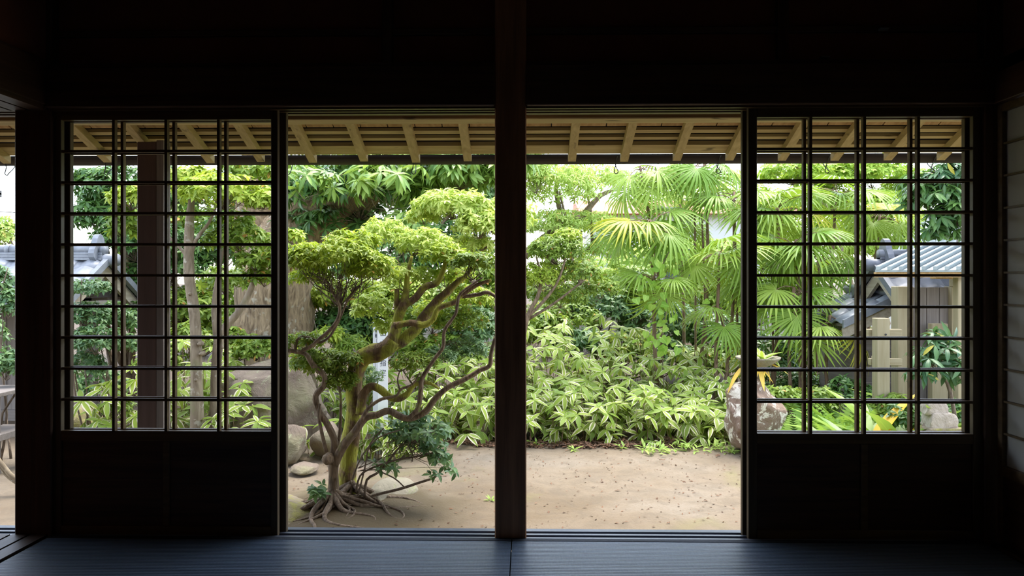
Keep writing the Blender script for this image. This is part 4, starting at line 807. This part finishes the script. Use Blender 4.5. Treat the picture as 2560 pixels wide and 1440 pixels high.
PL = [(1625, 560, 8.0, 11, .46, 1640, 0, 'palm crowned with a wide bright fan at eye level'), (1600, 425, 8.5, 7, .46, 1655, .35, 'tall palm hanging its fans below the gutter'), (1760, 405, 8.5, 8, .46, 1740, .35, 'tallest palm with drooping fans and a bare ringed stem'),
 (1635, 690, 7.9, 6, .34, 1650, .2, 'short palm wrapped by the heart leaved vine'), (1835, 490, 8.3, 7, .46, 1810, 0, 'palm with upright fans beside the open door edge'), (1800, 640, 7.8, 9, .42, 1790, .1, 'low palm with a round sunlit fan before the brown stems'),
 (1945, 530, 8.2, 9, .46, 1930, 0, 'palm with yellow tinged fans above the basin'), (1990, 610, 7.9, 9, .42, 2000, .1, 'palm with striped drooping fans above the shrub'), (2090, 490, 8.6, 9, .46, 2070, 0, 'palm with the brightest yellow fan beneath the maple'),
 (2050, 650, 8.7, 8, .44, 2040, .1, 'palm spreading fans towards the tiled ridge'), (1985, 730, 7.7, 8, .40, 1985, .1, 'low palm with fine fans above the dense shrub'), (2075, 800, 7.6, 6, .34, 2085, .1, 'low palm before the small tiled wall roof'),
 (1905, 680, 8.4, 8, .42, 1880, .1, 'palm with a pale fan over the basin and the lichen rock'), (2200, 540, 8.7, 7, .42, 2150, .1, 'palm leaning towards the dark broadleaf tree'), (1800, 780, 7.9, 6, .32, 1795, .1, 'shortest palm rising just above the striped bamboo'), (1700, 520, 9.0, 5, .44, 1710, .25, 'palm half hidden behind the wide bright fan')]
for i, (px, py, Y, nf, s, bp, hg, lb) in enumerate(PL): palm(lb, px, py, Y, nf, s, 200+i, bp, hg)
for i, (px, py) in enumerate(((1880, 900), (1930, 930), (2010, 950), (2060, 920), (1850, 880), (1745, 850), (1775, 860))):
    x = PX(px, 8.3); t = tag(MB().tube([(x, 8.3+.05*i, gh(x, 8.3)-.03), (x+.03, 8.3+.05*i, .3), (x+.02*(i % 3-1), 8.3+.05*i, PZ(py-330, 8.3))], [.016, .014, .011], 7, 4, .15, i).build('palm_cane', M['bark_p'], None, True),
        'bare brown palm cane '+['behind the stone basin', 'right behind the lichen rock', 'between the basin and the dense shrub', 'before the dense leafy shrub', 'under the palm with the pale fan', 'before the tallest palm stem', 'beside the shortest palm'][i], 'palm cane', 'bare canes among the palms')
# heart-leaved vine on a palm stem
vn = thing('climbing_vine', 'vine of heart shaped leaves climbing a short palm stem', 'vine', P(1665, 920, 7.7)); r = np.random.default_rng(77)
vpts = [P(1665, 930, 7.7), P(1655, 850, 7.72), P(1668, 760, 7.75), P(1648, 690, 7.75), P(1672, 630, 7.75)]
vpts[0].z = gh(vpts[0].x, 7.7)-.02
MB().tube(vpts, [.005]*5, 5, 4).build('stem', M['twig'], vn, True)
pos = np.array([P(1655+r.normal(0, 32), r.uniform(630, 910), 7.68+r.normal(0, .06)) for i in range(75)])
d = r.normal(0, .5, pos.shape); d[:, 2] -= .9; up = r.normal(0, .4, pos.shape); up[:, 1] -= 1
place('leaf', LM['heart'], pos, d, up, r.uniform(.055, .10, len(pos)), vn, r)
# ================================================================== FERNS, LILIES AND SMALL PLANTS
def fern_mesh(seed):
    V0, T0, U0 = leaf_tpl(.24, 2, .1, .2); Vs = []; Ts = []; Us = []; n = 16
    for i in range(n):
        t = .12+.88*i/(n-1); L = .26*math.sin(PI*min(1, t*.86+.10))**.8+.015
        for s in (-1, 1):
            V = V0*L; a = s*1.15; ca, sa = math.cos(a), math.sin(a)
            Vs.append(np.stack([V[:, 0]*ca+V[:, 1]*sa, -V[:, 0]*sa+V[:, 1]*ca+t, V[:, 2]-.30*t*t-.05*abs(V[:, 1])], 1)); Ts.append(T0+len(Ts)*len(V0)); Us.append(U0)
    me = tmesh('frond', np.concatenate(Vs), np.concatenate(Ts), np.concatenate(Us)); me.materials.append(M['lf_fern']); return me
FE = [fern_mesh(i) for i in range(2)]
def tuft(name, label, cat, px, Y, meshes, n, s0, s1, seed, e0=.25, e1=1.1, part='leaf', z=None, yb=-.1, group=None, rad=.04):
    r = np.random.default_rng(seed); x = PX(px, Y); zz = gh(x, Y) if z is None else z; t = thing(name, label, cat, (x, Y, zz), group)
    pos, d, up, s = rosettes(np.array([[x, Y, zz-.01]]), np.array([[0, yb, 1.]]), n, e0, e1, s0, s1, r); pos[:, :2] += r.normal(0, rad, (n, 2))
    place(part, meshes, pos, d, up, s, t, r); return t
for i, (px, Y, n, s) in enumerate(((2120, 6.55, 16, .60), (2055, 6.3, 14, .52), (2170, 6.9, 13, .60), (1985, 6.6, 13, .52), (2000, 6.15, 13, .44))):
    tuft('fern', ['light green fern arching behind the lily leaves', 'light green fern beside the flat brown stone', 'fern at the foot of the fresh wooden fence post', 'fern tucked behind the lichen rock', 'small fern creeping over the flat brown stone'][i], 'fern', px, Y, FE, n, s*.8, s*1.15, 300+i, .35, 1.15, 'frond', rad=.05)
for i, (px, Y, n, s) in enumerate(((2190, 5.75, 38, .64), (2120, 5.65, 30, .56), (2250, 6.0, 30, .70), (2350, 6.15, 22, .72), (2405, 6.3, 18, .78))):
    tuft('lily_plant', ['broad arching lily leaves with yellow edges before the gate', 'low spreading lily leaves beside the ferns', 'lily clump with a pale dry leaf before the fence post', 'tall dark lily leaves behind the carved stones', 'tall lily leaves below the glossy dark shrub'][i], 'lily', px, Y, LM['asp'], n, s*.7, s*1.15, 320+i, .55, 1.3, rad=.09)
tuft('yellow_plant', 'plant with limp yellow leaves hanging from the stone basin', 'plant', 1890, 6.38, LM['yel'], 12, .16, .28, 340, -.7, .5, z=P(1890, 910, 6.38).z, rad=.03)
tuft('pale_plant', 'small plant with pale green pointed leaves growing in the stone basin', 'plant', 1910, 6.40, LM['sasa'], 9, .13, .2, 341, .1, .9, z=P(1908, 897, 6.4).z, rad=.02)
plant('glossy_shrub', 'glossy dark leaved shrub with a thin leaning stem before the gate', 'shrub', (2400, 5.9), [(2340, 890, 62, 52, 5.8, 16, 44), (2350, 840, 40, 20, 5.8, 6, 42), (2310, 930, 40, 24, 5.8, 5, 42), (2400, 920, 36, 40, 5.8, 8, 42)], 'long', 'lf_dark', 61, k=8, e=(-.6, .3), stems=0, leafobj=290, lm='dark', twigevery=1, lsf=1, nf=1, inner=.1, zmin=-.9,
      trunk=[(5.8, [(2395, 1100, 5), (2380, 1000, 4.5), (2362, 940, 4), (2348, 890, 3)])], bark='twig')
plant('low_shrub', 'tiny leaved low shrub filling in behind the lily leaves', 'shrub', (2290, 6.3), [(2270, 1040, 60, 34, 6.0, 50, 24), (2390, 1040, 46, 40, 6.2, 40, 26), (2230, 1010, 50, 30, 6.5, 36, 24, None, 'lf_mid')], 'oval', 'lf_dark', 62, k=6, stems=5, stem_r=.006)
plant('low_shrub', 'low mid green shrub behind the lichen rock and ferns', 'shrub', (1970, 6.8), [(1960, 1000, 60, 40, 6.8, 50, 24), (2040, 1000, 60, 34, 7.0, 50, 24), (2120, 980, 60, 40, 7.2, 50, 24, None, 'lf_dark')], 'oval', 'lf_mid', 63, k=6, stems=5, stem_r=.006)
for nm_, L in (('slender_tree', ((474, 735), (497, 860), (501, 885), (489, 950), (488, 1050))), ('slender_tree.001', ((548, 868), (545, 1060)))):
    for px, py in L:
        Y = 5.955; c = P(px, py, Y); MB().tube([c+Vector((0, .06, 0)), c, c+Vector((0, -.012, .004))], [.020, .015, .007], 8, 2, .2).build('knot', M['bark_s'], bpy.data.objects[nm_], True)
# weeds and young shoots on the sand
WD = [(1340, 1112, 'beneath the striped bamboo by the central post'), (1436, 1125, 'standing alone at the edge of the leaf mould'), (1556, 1120, 'in the middle of the leaf mould edge'), (1640, 1130, 'beside the low dense seedlings'), (1720, 1122, 'among the low dense seedlings'), (1800, 1125, 'between the seedlings and the lichen rock'), (1830, 1132, 'at the base of the lichen rock'), (1226, 1252, 'alone on the bare sand right of the gnarled tree')]
for i, (px, py, lb) in enumerate(WD):
    Y = 1.49*F/(py-HOR); r = np.random.default_rng(400+i); x = PX(px, Y); z = gh(x, Y)
    t = thing('seedling', 'tiny green seedling '+lb, 'seedling', (x, Y, z), 'seedlings on the sand')
    n = 48 if 2 < i < 6 else 8
    pos, d, up, s = rosettes(np.array([[x, Y, z+.004*j] for j in range(n//4)]), np.tile([0, -.2, 1.], (n//4, 1)), 5, .1, 1.1, .04, .09 if i < 7 else .05, r); pos[:, :2] += r.normal(0, .075 if 2 < i < 6 else .008, (len(pos), 2))
    scatter('leaves', TP['long'], pos, d, up, s, M['lf_weed'], t, r)
# leaf mould under the bamboo and litter on the sand
r = np.random.default_rng(5); n = 3600
x = r.uniform(-1.3, 2.3, n); y = 6.50+np.abs(r.normal(0, .18, n)); keep = np.array([noise.noise(Vector((a*1.6, b*3, 2))) > -.15 for a, b in zip(x, y)]); x, y = x[keep], y[keep]
pos = np.array([[a, b, gh(a, b)+.008+.02*r.random()] for a, b in zip(x, y)]); d = r.normal(0, 1, pos.shape); d[:, 2] *= .2; up = r.normal(0, .3, pos.shape); up[:, 2] += 1
tag(scatter('leaf_mould', TP['tiny'], pos, d, up, r.uniform(.025, .055, len(pos)), M['mulch'], None, r), 'red brown dead leaves heaped under the striped bamboo', 'leaf litter', kind='stuff')
n = 1500; x = r.uniform(-1.9, 2.4, n); y = 4.1+2.6*r.random(n)**.8
pos = np.array([[a, b, gh(a, b)+.006] for a, b in zip(x, y)]); d = r.normal(0, 1, pos.shape); d[:, 2] *= .15; up = r.normal(0, .25, pos.shape); up[:, 2] += 1
tag(scatter('fallen_leaves', TP['small'], pos, d, up, r.uniform(.008, .034, len(pos))*np.where(r.random(len(pos)) < .08, 1.6, 1), M['mulch'], None, r), 'scattered brown leaf bits on the pale sand', 'leaf litter', kind='stuff')
# ================================================================== WHITE MARKER POST
mc = P(951, 960, 6.3); g0 = gh(mc.x, mc.y); ztop = PZ(806, 6.3); sg = thing('marker_post', 'white square marker post with black vertical lettering behind the gnarled tree', 'sign', (mc.x, mc.y, g0))
RZ = Matrix.Translation((mc.x, mc.y, 0)) @ Matrix.Rotation(math.radians(-51+90), 4, 'Z'); hw = .048
MB().box(-hw, hw, -hw, hw, g0-.1, ztop, .001, RZ).build('shaft', M['white'], sg)
V = [RZ @ Vector(v) for v in ((-hw, -hw, ztop), (hw, -hw, ztop), (hw, hw, ztop), (-hw, hw, ztop), (0, 0, ztop+.035))]
MB().add(V, [(0, 3, 2, 1), (0, 1, 4), (1, 2, 4), (2, 3, 4), (3, 0, 4)]).build('pointed_cap', M['white'], sg)
def lettering(txt, face, off, ztop_, size, line):
    for i, ch in enumerate(txt):
        if ch == ' ': continue
        cu = bpy.data.curves.new('lettering', 'FONT'); cu.body = ch; cu.size = size; cu.align_x = 'CENTER'; cu.align_y = 'CENTER'; cu.extrude = .0006
        tmp = bpy.data.objects.new('lettering', cu); COL.objects.link(tmp)
        me = bpy.data.meshes.new_from_object(tmp.evaluated_get(bpy.context.evaluated_depsgraph_get())); bpy.data.objects.remove(tmp)
        if not len(me.vertices): continue
        o = link('lettering', me, M['ink'], sg)
        o.matrix_basis = RZ @ Matrix.Rotation(face, 4, 'Z') @ Matrix.Translation((off, -hw-.001, ztop_-i*line)) @ Matrix.Rotation(PI/2, 4, 'X')
bpy.context.view_layer.update()
zt = PZ(833, 6.3)
lettering('出水市指定', 0, 0, zt, .062, .086)
lettering('樹種（ヤマモモ）', -PI/2, .012, PZ(827, 6.3), .042, .043)
lettering('樹高', -PI/2, .026, PZ(932, 6.3), .040, .060)
lettering('幹回り', -PI/2, -.020, PZ(935, 6.3), .040, .046)
# ================================================================== TILED GATES
def tilemesh(wd, ln, th=.014, amp=.022, n=9):
    V = []; Fs = []
    for j in (0, 1):
        for i in range(n+1):
            t = i/n; x = t*wd; z = amp*(math.sin(2*PI*t-.6))*(.9)+(.0 if j else .016); V += [(x, -j*ln if False else (ln*j), z), (x, ln*j, z+th)]
    m = 2*(n+1)
    for i in range(n):
        a = 2*i; Fs += [(a, m+a, m+a+2, a+2), (a+1, a+3, m+a+3, m+a+1), (m+a, m+a+1, m+a+3, m+a+2), (a, a+2, a+3, a+1)]
    Fs += [(0, 1, m+1, m), (2*n, m+2*n, m+2*n+1, 2*n+1)]
    return pym('roof_tile', V, Fs, True)
TMs = {}
def tiled_roof(t, x0, x1, yc, zr, half, pitch, tile, wd=.24, rows=4, gable=1, back=True, name='roof'):
    """ridge along X at (yc, zr); gable = +1/-1: which end shows its bargeboards"""
    ln0 = math.hypot(half, half*pitch); key = (round(ln0, 3), rows, tile)
    if key not in TMs: TMs[key] = tilemesh(wd*1.03, ln0/rows*1.12); TMs[key].materials.append(M[tile])
    ang = math.atan(pitch); nx = int((x1-x0)/wd)
    dk = MB()
    for s in ((-1, 1) if back else (-1,)):
        V = [(x, yc+s*q*half, zr-q*half*pitch+u) for x in (x0, x1) for q in (0, 1) for u in (-.06, -.03)]
        dk.add(V, [(0,1,3,2),(4,6,7,5),(0,4,5,1),(2,3,7,6),(0,2,6,4),(1,5,7,3)])
    dk.build('roof_deck', M['grey_x'], t)
    for s in ((-1, 1) if back else (-1,)):
        for j in range(rows):
            for i in range(nx):
                q = j/rows*half; xx = x0+i*wd+(wd if s > 0 else 0); yy = yc+s*q; zz = zr-q*pitch
                o = bpy.data.objects.new('roof_tile', TMs[key]); COL.objects.link(o); setpar(o, t)
                # local +Y runs down the slope
                R = Matrix.Rotation(PI if s < 0 else 0, 4, 'Z') @ Matrix.Rotation(-ang, 4, 'X')
                o.matrix_basis = Matrix.Translation((xx+(wd if s < 0 else -wd), yy, zz)) @ R
    for i in range(3): box('ridge_course', M[tile], t, x0, x1, yc-.07+.008*i, yc+.07-.008*i, zr-.01+.028*i, zr+.016+.028*i, .003)
    nr = max(1, int((x1-x0)/.3))
    for i in range(nr):
        xa = x0+(x1-x0)*i/nr; xb = x0+(x1-x0)*(i+1)/nr
        MB().tube([(xa, yc, zr+.10), (xb-.006, yc, zr+.10)], [.052, .052], 14, 1).build('ridge_cap', M[tile], t, True)
        MB().tube([(xb-.03, yc, zr+.10), (xb+.01, yc, zr+.10)], [.060, .060], 14, 1).build('ridge_collar', M[tile], t, True)
    xe = x1 if gable > 0 else x0; g = gable
    # end ornament, round end tile and bargeboards
    on = MB(); prof = []
    for k in range(25):
        a = 2*PI*k/24; rr = .115*(1+.22*math.cos(3*a+PI/2)) ; prof.append((rr*math.cos(a), rr*math.sin(a)*1.15))
    for dx in (0, .06*g): on.V += [(xe+dx-.10*g, yc+a, zr+.10+b) for a, b in prof[:-1]]
    n = 24; on.F = [tuple(range(n)), tuple(range(2*n-1, n-1, -1))]+[(i, (i+1) % n, n+(i+1) % n, n+i) for i in range(n)]
    on.build('ridge_ornament', M[tile], t)
    MB().tube([(xe-.12*g, yc, zr-.005), (xe+.14*g, yc, zr-.005)], [.062, .062], 16, 1).build('end_tile', M[tile], t, True)
    for s in (-1, 1):
        for nm, off, th, mt, dz in (('verge_tile', .02, .05, tile, .02), ('bargeboard', -.03, .035, 'barge', -.06)):
            V = [(xe+g*(off+e), yc+s*q*half*1.03, zr-q*half*pitch*1.03+dz+u) for e in (0, th) for q in (0, 1) for u in (-.055 if nm == 'verge_tile' else -.115, .02 if nm == 'verge_tile' else .0)]
            MB().add(V, [(0,1,3,2),(4,6,7,5),(0,4,5,1),(2,3,7,6),(0,2,6,4),(1,5,7,3)]).build(nm, M[mt], t)
# left gate
yc = 7.5; gx = PX(262, yc); lg = thing('tiled_gate', 'small roofed gate with grey kawara tiles and pale bargeboards behind the blue green shrub', 'gate', (gx-1.2, yc, -.3))
zr = PZ(648, yc)
tiled_roof(lg, gx-2.64, gx, yc, zr, .72, .62, 'tile', .24, 4, 1)
ge = zr-.72*.62
box('gable_board', M['grey_y'], lg, gx-.09, gx-.06, yc-.5, yc+.5, ge-.06, ge+.02)
V = [(x, yc+a, z) for x in (gx-.085, gx-.06) for a, z in ((-.62, ge+.05), (.62, ge+.05), (0, zr-.07))]
MB().add(V, [(0, 1, 2), (5, 4, 3), (0, 3, 4, 1), (1, 4, 5, 2), (2, 5, 3, 0)]).build('gable_panel', M['bed'], lg)
V = [(gx-.05+dx, yc+a, zr-.16+z) for dx in (0, .02) for a, z in ((-.13, .02), (-.09, -.10), (-.04, -.06), (0, -.13), (.04, -.06), (.09, -.10), (.13, .02), (0, .10))]
MB().add(V, [tuple(range(8)), tuple(range(15, 7, -1))]+[(i, (i+1) % 8, 8+(i+1) % 8, 8+i) for i in range(8)]).build('gable_pendant', M['grey_z'], lg)
for dx in (-.35, -1.25, -2.2):
    for dy in (-.32, .32):
        if dx == -1.25 and dy > 0: continue
        box('post', M['grey_z'], lg, gx+dx-.06, gx+dx+.06, yc+dy-.06, yc+dy+.06, gh(gx+dx, yc)-.1, ge+.12, .004)
box('beam', M['grey_x'], lg, gx-2.5, gx-.12, yc-.38, yc-.26, ge-.06, ge+.06, .004); box('beam', M['grey_x'], lg, gx-2.5, gx-.12, yc+.26, yc+.38, ge-.06, ge+.06, .004)
for i in range(8):
    a = gx-2.14+i*.22; box('wall_board', M['grey_z'], lg, a, a+.214, yc+.02+.003*(i % 2), yc+.05, gh(a, yc)+.05, ge+.02)
box('ground_sill', M['grey_x'], lg, gx-2.3, gx-.2, yc-.05, yc+.09, gh(gx-1, yc)-.05, gh(gx-1, yc)+.10, .004)
# wooden bench beside the neighbouring bay
bn = thing('wooden_bench', 'weathered wooden stand with two shelves at the edge of the neighbouring bay', 'bench', P(5, 1120, 5.6))
bx = PX(14, 5.6); bg_ = gh(bx, 5.6)
for dx in (0, -.55):
    for dy in (0, .3): box('leg', M['grey_z'], bn, bx+dx-.05, bx+dx, 5.5+dy, 5.55+dy, bg_-.02, PZ(985, 5.6), .003)
box('top_board', M['grey_x'], bn, bx-.62, bx+.05, 5.45, 5.9, PZ(990, 5.6), PZ(980, 5.6), .003); box('shelf', M['grey_x'], bn, bx-.62, bx+.05, 5.46, 5.88, PZ(1100, 5.6), PZ(1083, 5.6), .003)
hs = MB(); hs.tube([P(-60, 1080, 5.0), P(-20, 1130, 5.0), P(8, 1165, 5.0), P(30, 1190, 5.0), P(60, 1205, 5.0)], [.016]*5, 8, 4); hs.tube([P(-60, 1120, 5.02), P(-10, 1150, 5.02), P(15, 1185, 5.02), P(40, 1205, 5.02), P(60, 1212, 5.02)], [.014]*5, 8, 4)
tag(hs.build('curved_branch', M['bark_s'], None, True), 'pair of curved bare branches lying beside the wooden stand', 'branch')
# right gate
yr = 7.4; rx0 = PX(2196, yr); rgt = thing('wooden_gate', 'tile roofed wooden gate with broad weathered planks beside the palms', 'gate', (rx0+.6, yr, -.3))
zr = PZ(662, yr)
tiled_roof(rgt, rx0, rx0+2.16, yr, zr, .43, .70, 'tile_d', .24, 2, -1)
ge = zr-.43*.70
V = [(x, yr+a, z) for x in (rx0+.06, rx0+.085) for a, z in ((-.36, ge+.04), (.36, ge+.04), (0, zr-.07))]
MB().add(V, [(0, 2, 1), (5, 3, 4), (0, 1, 4, 3), (1, 2, 5, 4), (2, 0, 3, 5)]).build('gable_panel', M['bed'], rgt)
ya = 6.78; 
def pxbox(nm, mt, t, a, b, ya, yb, za, zb, c=.004): return box(nm, M[mt], t, PX(a, ya), PX(b, ya), ya, yb, za, zb, c)
gz0 = gh(PX(2300, ya), ya)-.08
pxbox('gate_post', 'new_z', rgt, 2245, 2283, ya, ya+.13, gz0, PZ(716, ya)); pxbox('gate_post', 'new_z', rgt, 2380, 2424, ya, ya+.13, gz0, PZ(716, ya))
for i, (a, b) in enumerate(((2283, 2316), (2317, 2348), (2349, 2380))): pxbox('gate_plank', 'grey_z', rgt, a, b, ya+.05+.004*i, ya+.08, gz0+.1, PZ(718, ya), .003)
for i in range(5): pxbox('gate_plank', 'grey_z', rgt, 2426+i*36, 2460+i*36, ya+.05, ya+.08, gz0+.1, PZ(718, ya), .003)
pxbox('stub_post', 'new_z', rgt, 2331, 2370, ya-.10, ya-.02, gz0, PZ(808, ya-.1))
pxbox('bracket_block', 'new_x', rgt, 2388, 2424, ya-.06, ya+.04, PZ(716, ya), PZ(690, ya)); pxbox('roof_beam', 'board', rgt, 2340, 2640, ya-.12, ya-.02, PZ(697, ya), PZ(676, ya))
# ribbed sheet roof over the doorway
cp = thing('ribbed_canopy', 'ribbed grey sheet metal roof sloping over the wooden gate', 'roof', (PX(2350, 6.7), 6.7, PZ(716, 6.78)))
e0 = P(2188, 680, 6.35); e1 = P(2188+330, 664, 6.35); u0 = P(2330, 612, 7.05)
dv = Vector((u0.x-e0.x, u0.y-e0.y, u0.z-e0.z)); ev_ = Vector((e1.x-e0.x, 0, 0))
def para(o, a, b, t): return [o+q for q in (Vector(), a, a+b, b)]+[o+q+Vector((0, 0, t)) for q in (Vector(), a, a+b, b)]
BF = [(0, 3, 2, 1), (4, 5, 6, 7), (0, 1, 5, 4), (1, 2, 6, 5), (2, 3, 7, 6), (3, 0, 4, 7)]
MB().add(para(e0, ev_, dv, .018), BF).build('sheet', M['seam'], cp)
for i in range(12): MB().add(para(e0+ev_*(i/11.5)+Vector((0, -.01, .018)), Vector((.028, 0, 0)), dv, .030), BF).build('rib', M['seam'], cp)
MB().add(para(e0+Vector((.02, .02, -.045)), ev_, Vector((0, .05, 0)), .044), BF).build('edge_beam', M['board'], cp)
for i in range(7): MB().add(para(e0+ev_*(i/7+.03)+Vector((0, .03, -.03)), Vector((.035, 0, 0)), dv*.97, .028), BF).build('rafter', M['board'], cp)
for px in (2395, 2500): pxbox('canopy_post', 'new_z', cp, px, px+24, 6.42, 6.50, gz0, PZ(684, 6.42))
# roof gable behind the canopy
gb = thing('gable_roof', 'steep grey gable roof edge rising beyond the ribbed canopy', 'roof', (PX(2480, 8.3), 8.3, -.2))
a0 = P(2330, 640, 8.2); a1 = P(2470, 500, 8.2)
MB().add(para(a0, a1-a0, Vector((0, .9, 0)), .05), BF).build('roof_slope', M['seam'], gb)
MB().add(para(a0+Vector((.03, .01, -.11)), a1-a0, Vector((0, .04, 0)), .11), BF).build('bargeboard', M['grey_x'], gb)
MB().add(para(a0+Vector((.10, .25, -.02)), Vector((1.2, 0, 0)), Vector((0, .03, 0)), -(a0.z-gh(a0.x, 8.4))+.0), BF).build('wall', M['grey_z'], gb)
MB().add(para(P(2340, 645, 8.15), Vector((1.2, 0, .05)), Vector((0, .12, 0)), .10), BF).build('eave_beam', M['seam'], gb)
# low tiled garden wall leading away
A_ = P(2250, 738, 7.3); B_ = P(2108, 806, 7.3); DY = 1.12
lw = thing('lean_to_roof', 'tiled lean-to roof on a grey boarded wall beside the wooden gate', 'roof', (B_.x+.3, 7.6, -.3))
sd2 = (B_-A_); sl_ = sd2.length; yv = sd2.normalized(); xv = Vector((0, 1, 0)); zv = xv.cross(yv)
MB().add([A_+Vector((0, q*DY, 0))+sd2*e+zv*u for q in (0, 1) for e in (0, 1) for u in (-.05, -.02)], [(0,1,3,2),(4,6,7,5),(0,4,5,1),(2,3,7,6),(0,2,6,4),(1,5,7,3)]).build('roof_deck', M['grey_y'], lw)
tm2 = tilemesh(.288, sl_/3*1.12); tm2.materials.append(M['tile'])
for j in range(3):
    for i in range(4):
        o = bpy.data.objects.new('roof_tile', tm2); COL.objects.link(o); setpar(o, lw); q = A_+Vector((0, i*.28, 0))+yv*(sl_*j/3)
        o.matrix_basis = Matrix([[xv[k], yv[k], zv[k], q[k]] for k in range(3)]+[[0, 0, 0, 1]])
MB().tube([A_+zv*.05, A_+zv*.05+Vector((0, DY, 0))], [.055, .055], 12, 1).build('ridge_cap', M['tile'], lw, True)
for nm, off, u0, u1, mt in (('verge_tile', -.035, -.05, .03, 'tile'), ('bargeboard', -.02, -.16, -.055, 'barge')):
    MB().add([A_+Vector((0, off+t_, 0))+sd2*(1.02*e)+Vector((0, 0, u)) for t_ in (0, .03) for e in (0, 1) for u in (u0, u1)], [(0,1,3,2),(4,6,7,5),(0,4,5,1),(2,3,7,6),(0,2,6,4),(1,5,7,3)]).build(nm, M[mt], lw)
wxa = PX(2139, 7.4); wxb = PX(2244, 7.4); gq = gh(wxa, 7.4)
box('corner_post', M['grey_z'], lw, wxa, wxa+.07, 7.40, 7.47, gq-.1, B_.z-.02, .004)
zq = gq-.05; i = 0
while zq < B_.z-.14:
    box('siding_board', M['grey_x'], lw, wxa+.07, wxb, 7.42-.004*(i % 2), 7.445, zq, zq+.155); zq += .16; i += 1
box('side_wall', M['grey_y'], lw, wxa+.02, wxa+.05, 7.47, 8.35, gq-.1, B_.z-.06)
# fresh timber fence post with rails
fp = thing('fence_post', 'fresh cypress fence post with two short cross rails before the gate', 'post', (PX(2208, 6.5), 6.5, -.4)); yf = 6.5
pxbox('upright', 'new_z', fp, 2193, 2225, yf, yf+.10, gh(PX(2208, yf), yf)-.05, PZ(795, yf))
pxbox('rail', 'new_x', fp, 2170, 2256, yf+.10, yf+.16, PZ(843, yf), PZ(824, yf)); pxbox('rail', 'new_x', fp, 2177, 2256, yf+.10, yf+.16, PZ(915, yf), PZ(898, yf))
pxbox('peg', 'new_x', fp, 2186, 2196, yf+.08, yf+.14, PZ(824, yf), PZ(818, yf), .002); pxbox('peg', 'new_x', fp, 2186, 2196, yf+.08, yf+.14, PZ(898, yf), PZ(892, yf), .002)
MB().tube([(PX(2214, yf), yf+.002, PZ(835, yf)), (PX(2214, yf), yf-.006, PZ(835, yf))], [.009, .009], 8, 1).build('bolt', M['black'], fp)
# ================================================================== FAR BUILDINGS
def house(label, px0, px1, Y, pyt, pye, mat, ridge):
    x0, x1 = PX(px0, Y), PX(px1, Y); zt, ze = PZ(pyt, Y), PZ(pye, Y); g = gh(0, Y); h = thing('house', label, 'house', ((x0+x1)/2, Y, g))
    box('wall', M['white'], h, x0+.3, x1-.3, Y+.3, Y+4, g-.1, ze+.05)
    V = [(x, y, z) for x in (x0, x1) for y, z in ((Y-.1, ze), (Y+4.3, ze), (Y+2.1, zt))]
    MB().add(V, [(0, 1, 2), (5, 4, 3), (0, 3, 4, 1), (1, 4, 5, 2), (2, 5, 3, 0)]).build('roof', M[mat], h)
    n = max(2, int((x1-x0)/1.6))
    for i in range(n):
        a = x0+.7+(x1-x0-1.4)*i/n; f = box('window', M['grey_x'], h, a, a+.8, Y+.26, Y+.3, g+1.1, g+2.1); box('pane', M['glass'], f, a+.05, a+.75, Y+.25, Y+.262, g+1.15, g+2.05)
house('distant white house with an orange red roof glimpsed behind the palms', 1450, 2020, 17, 478, 535, 'redroof', 0)
gw = tag(box('garden_wall', M['plaster'], None, PX(700, 15), PX(2500, 15), 15, 15.2, -.4, .35, .01), 'pale plaster boundary wall far behind the planting', 'wall')
up_ = thing('utility_pole', 'dark utility pole with crossarm and wires against the white sky', 'pole', (PX(-10, 22), 22, -.2))
px_ = PX(-12, 22); up_b = gh(px_, 22)
MB().tube([(px_, 22, up_b), (px_, 22, PZ(440, 22))], [.13, .10], 10, 1).build('mast', M['black'], up_)
box('crossarm', M['black'], up_, px_-.8, px_+.2, 21.9, 22.0, PZ(484, 22), PZ(480, 22)); box('bracket', M['black'], up_, px_+.15, px_+.20, 21.9, 22.0, PZ(491, 22), PZ(474, 22))
MB().tube([(px_-4, 22, PZ(522, 22)), (px_, 22, PZ(527, 22)), (PX(60, 22), 22, PZ(531, 22)), (PX(300, 22), 22, PZ(545, 22))], [.012]*4, 5, 3).build('wire', M['black'], up_)
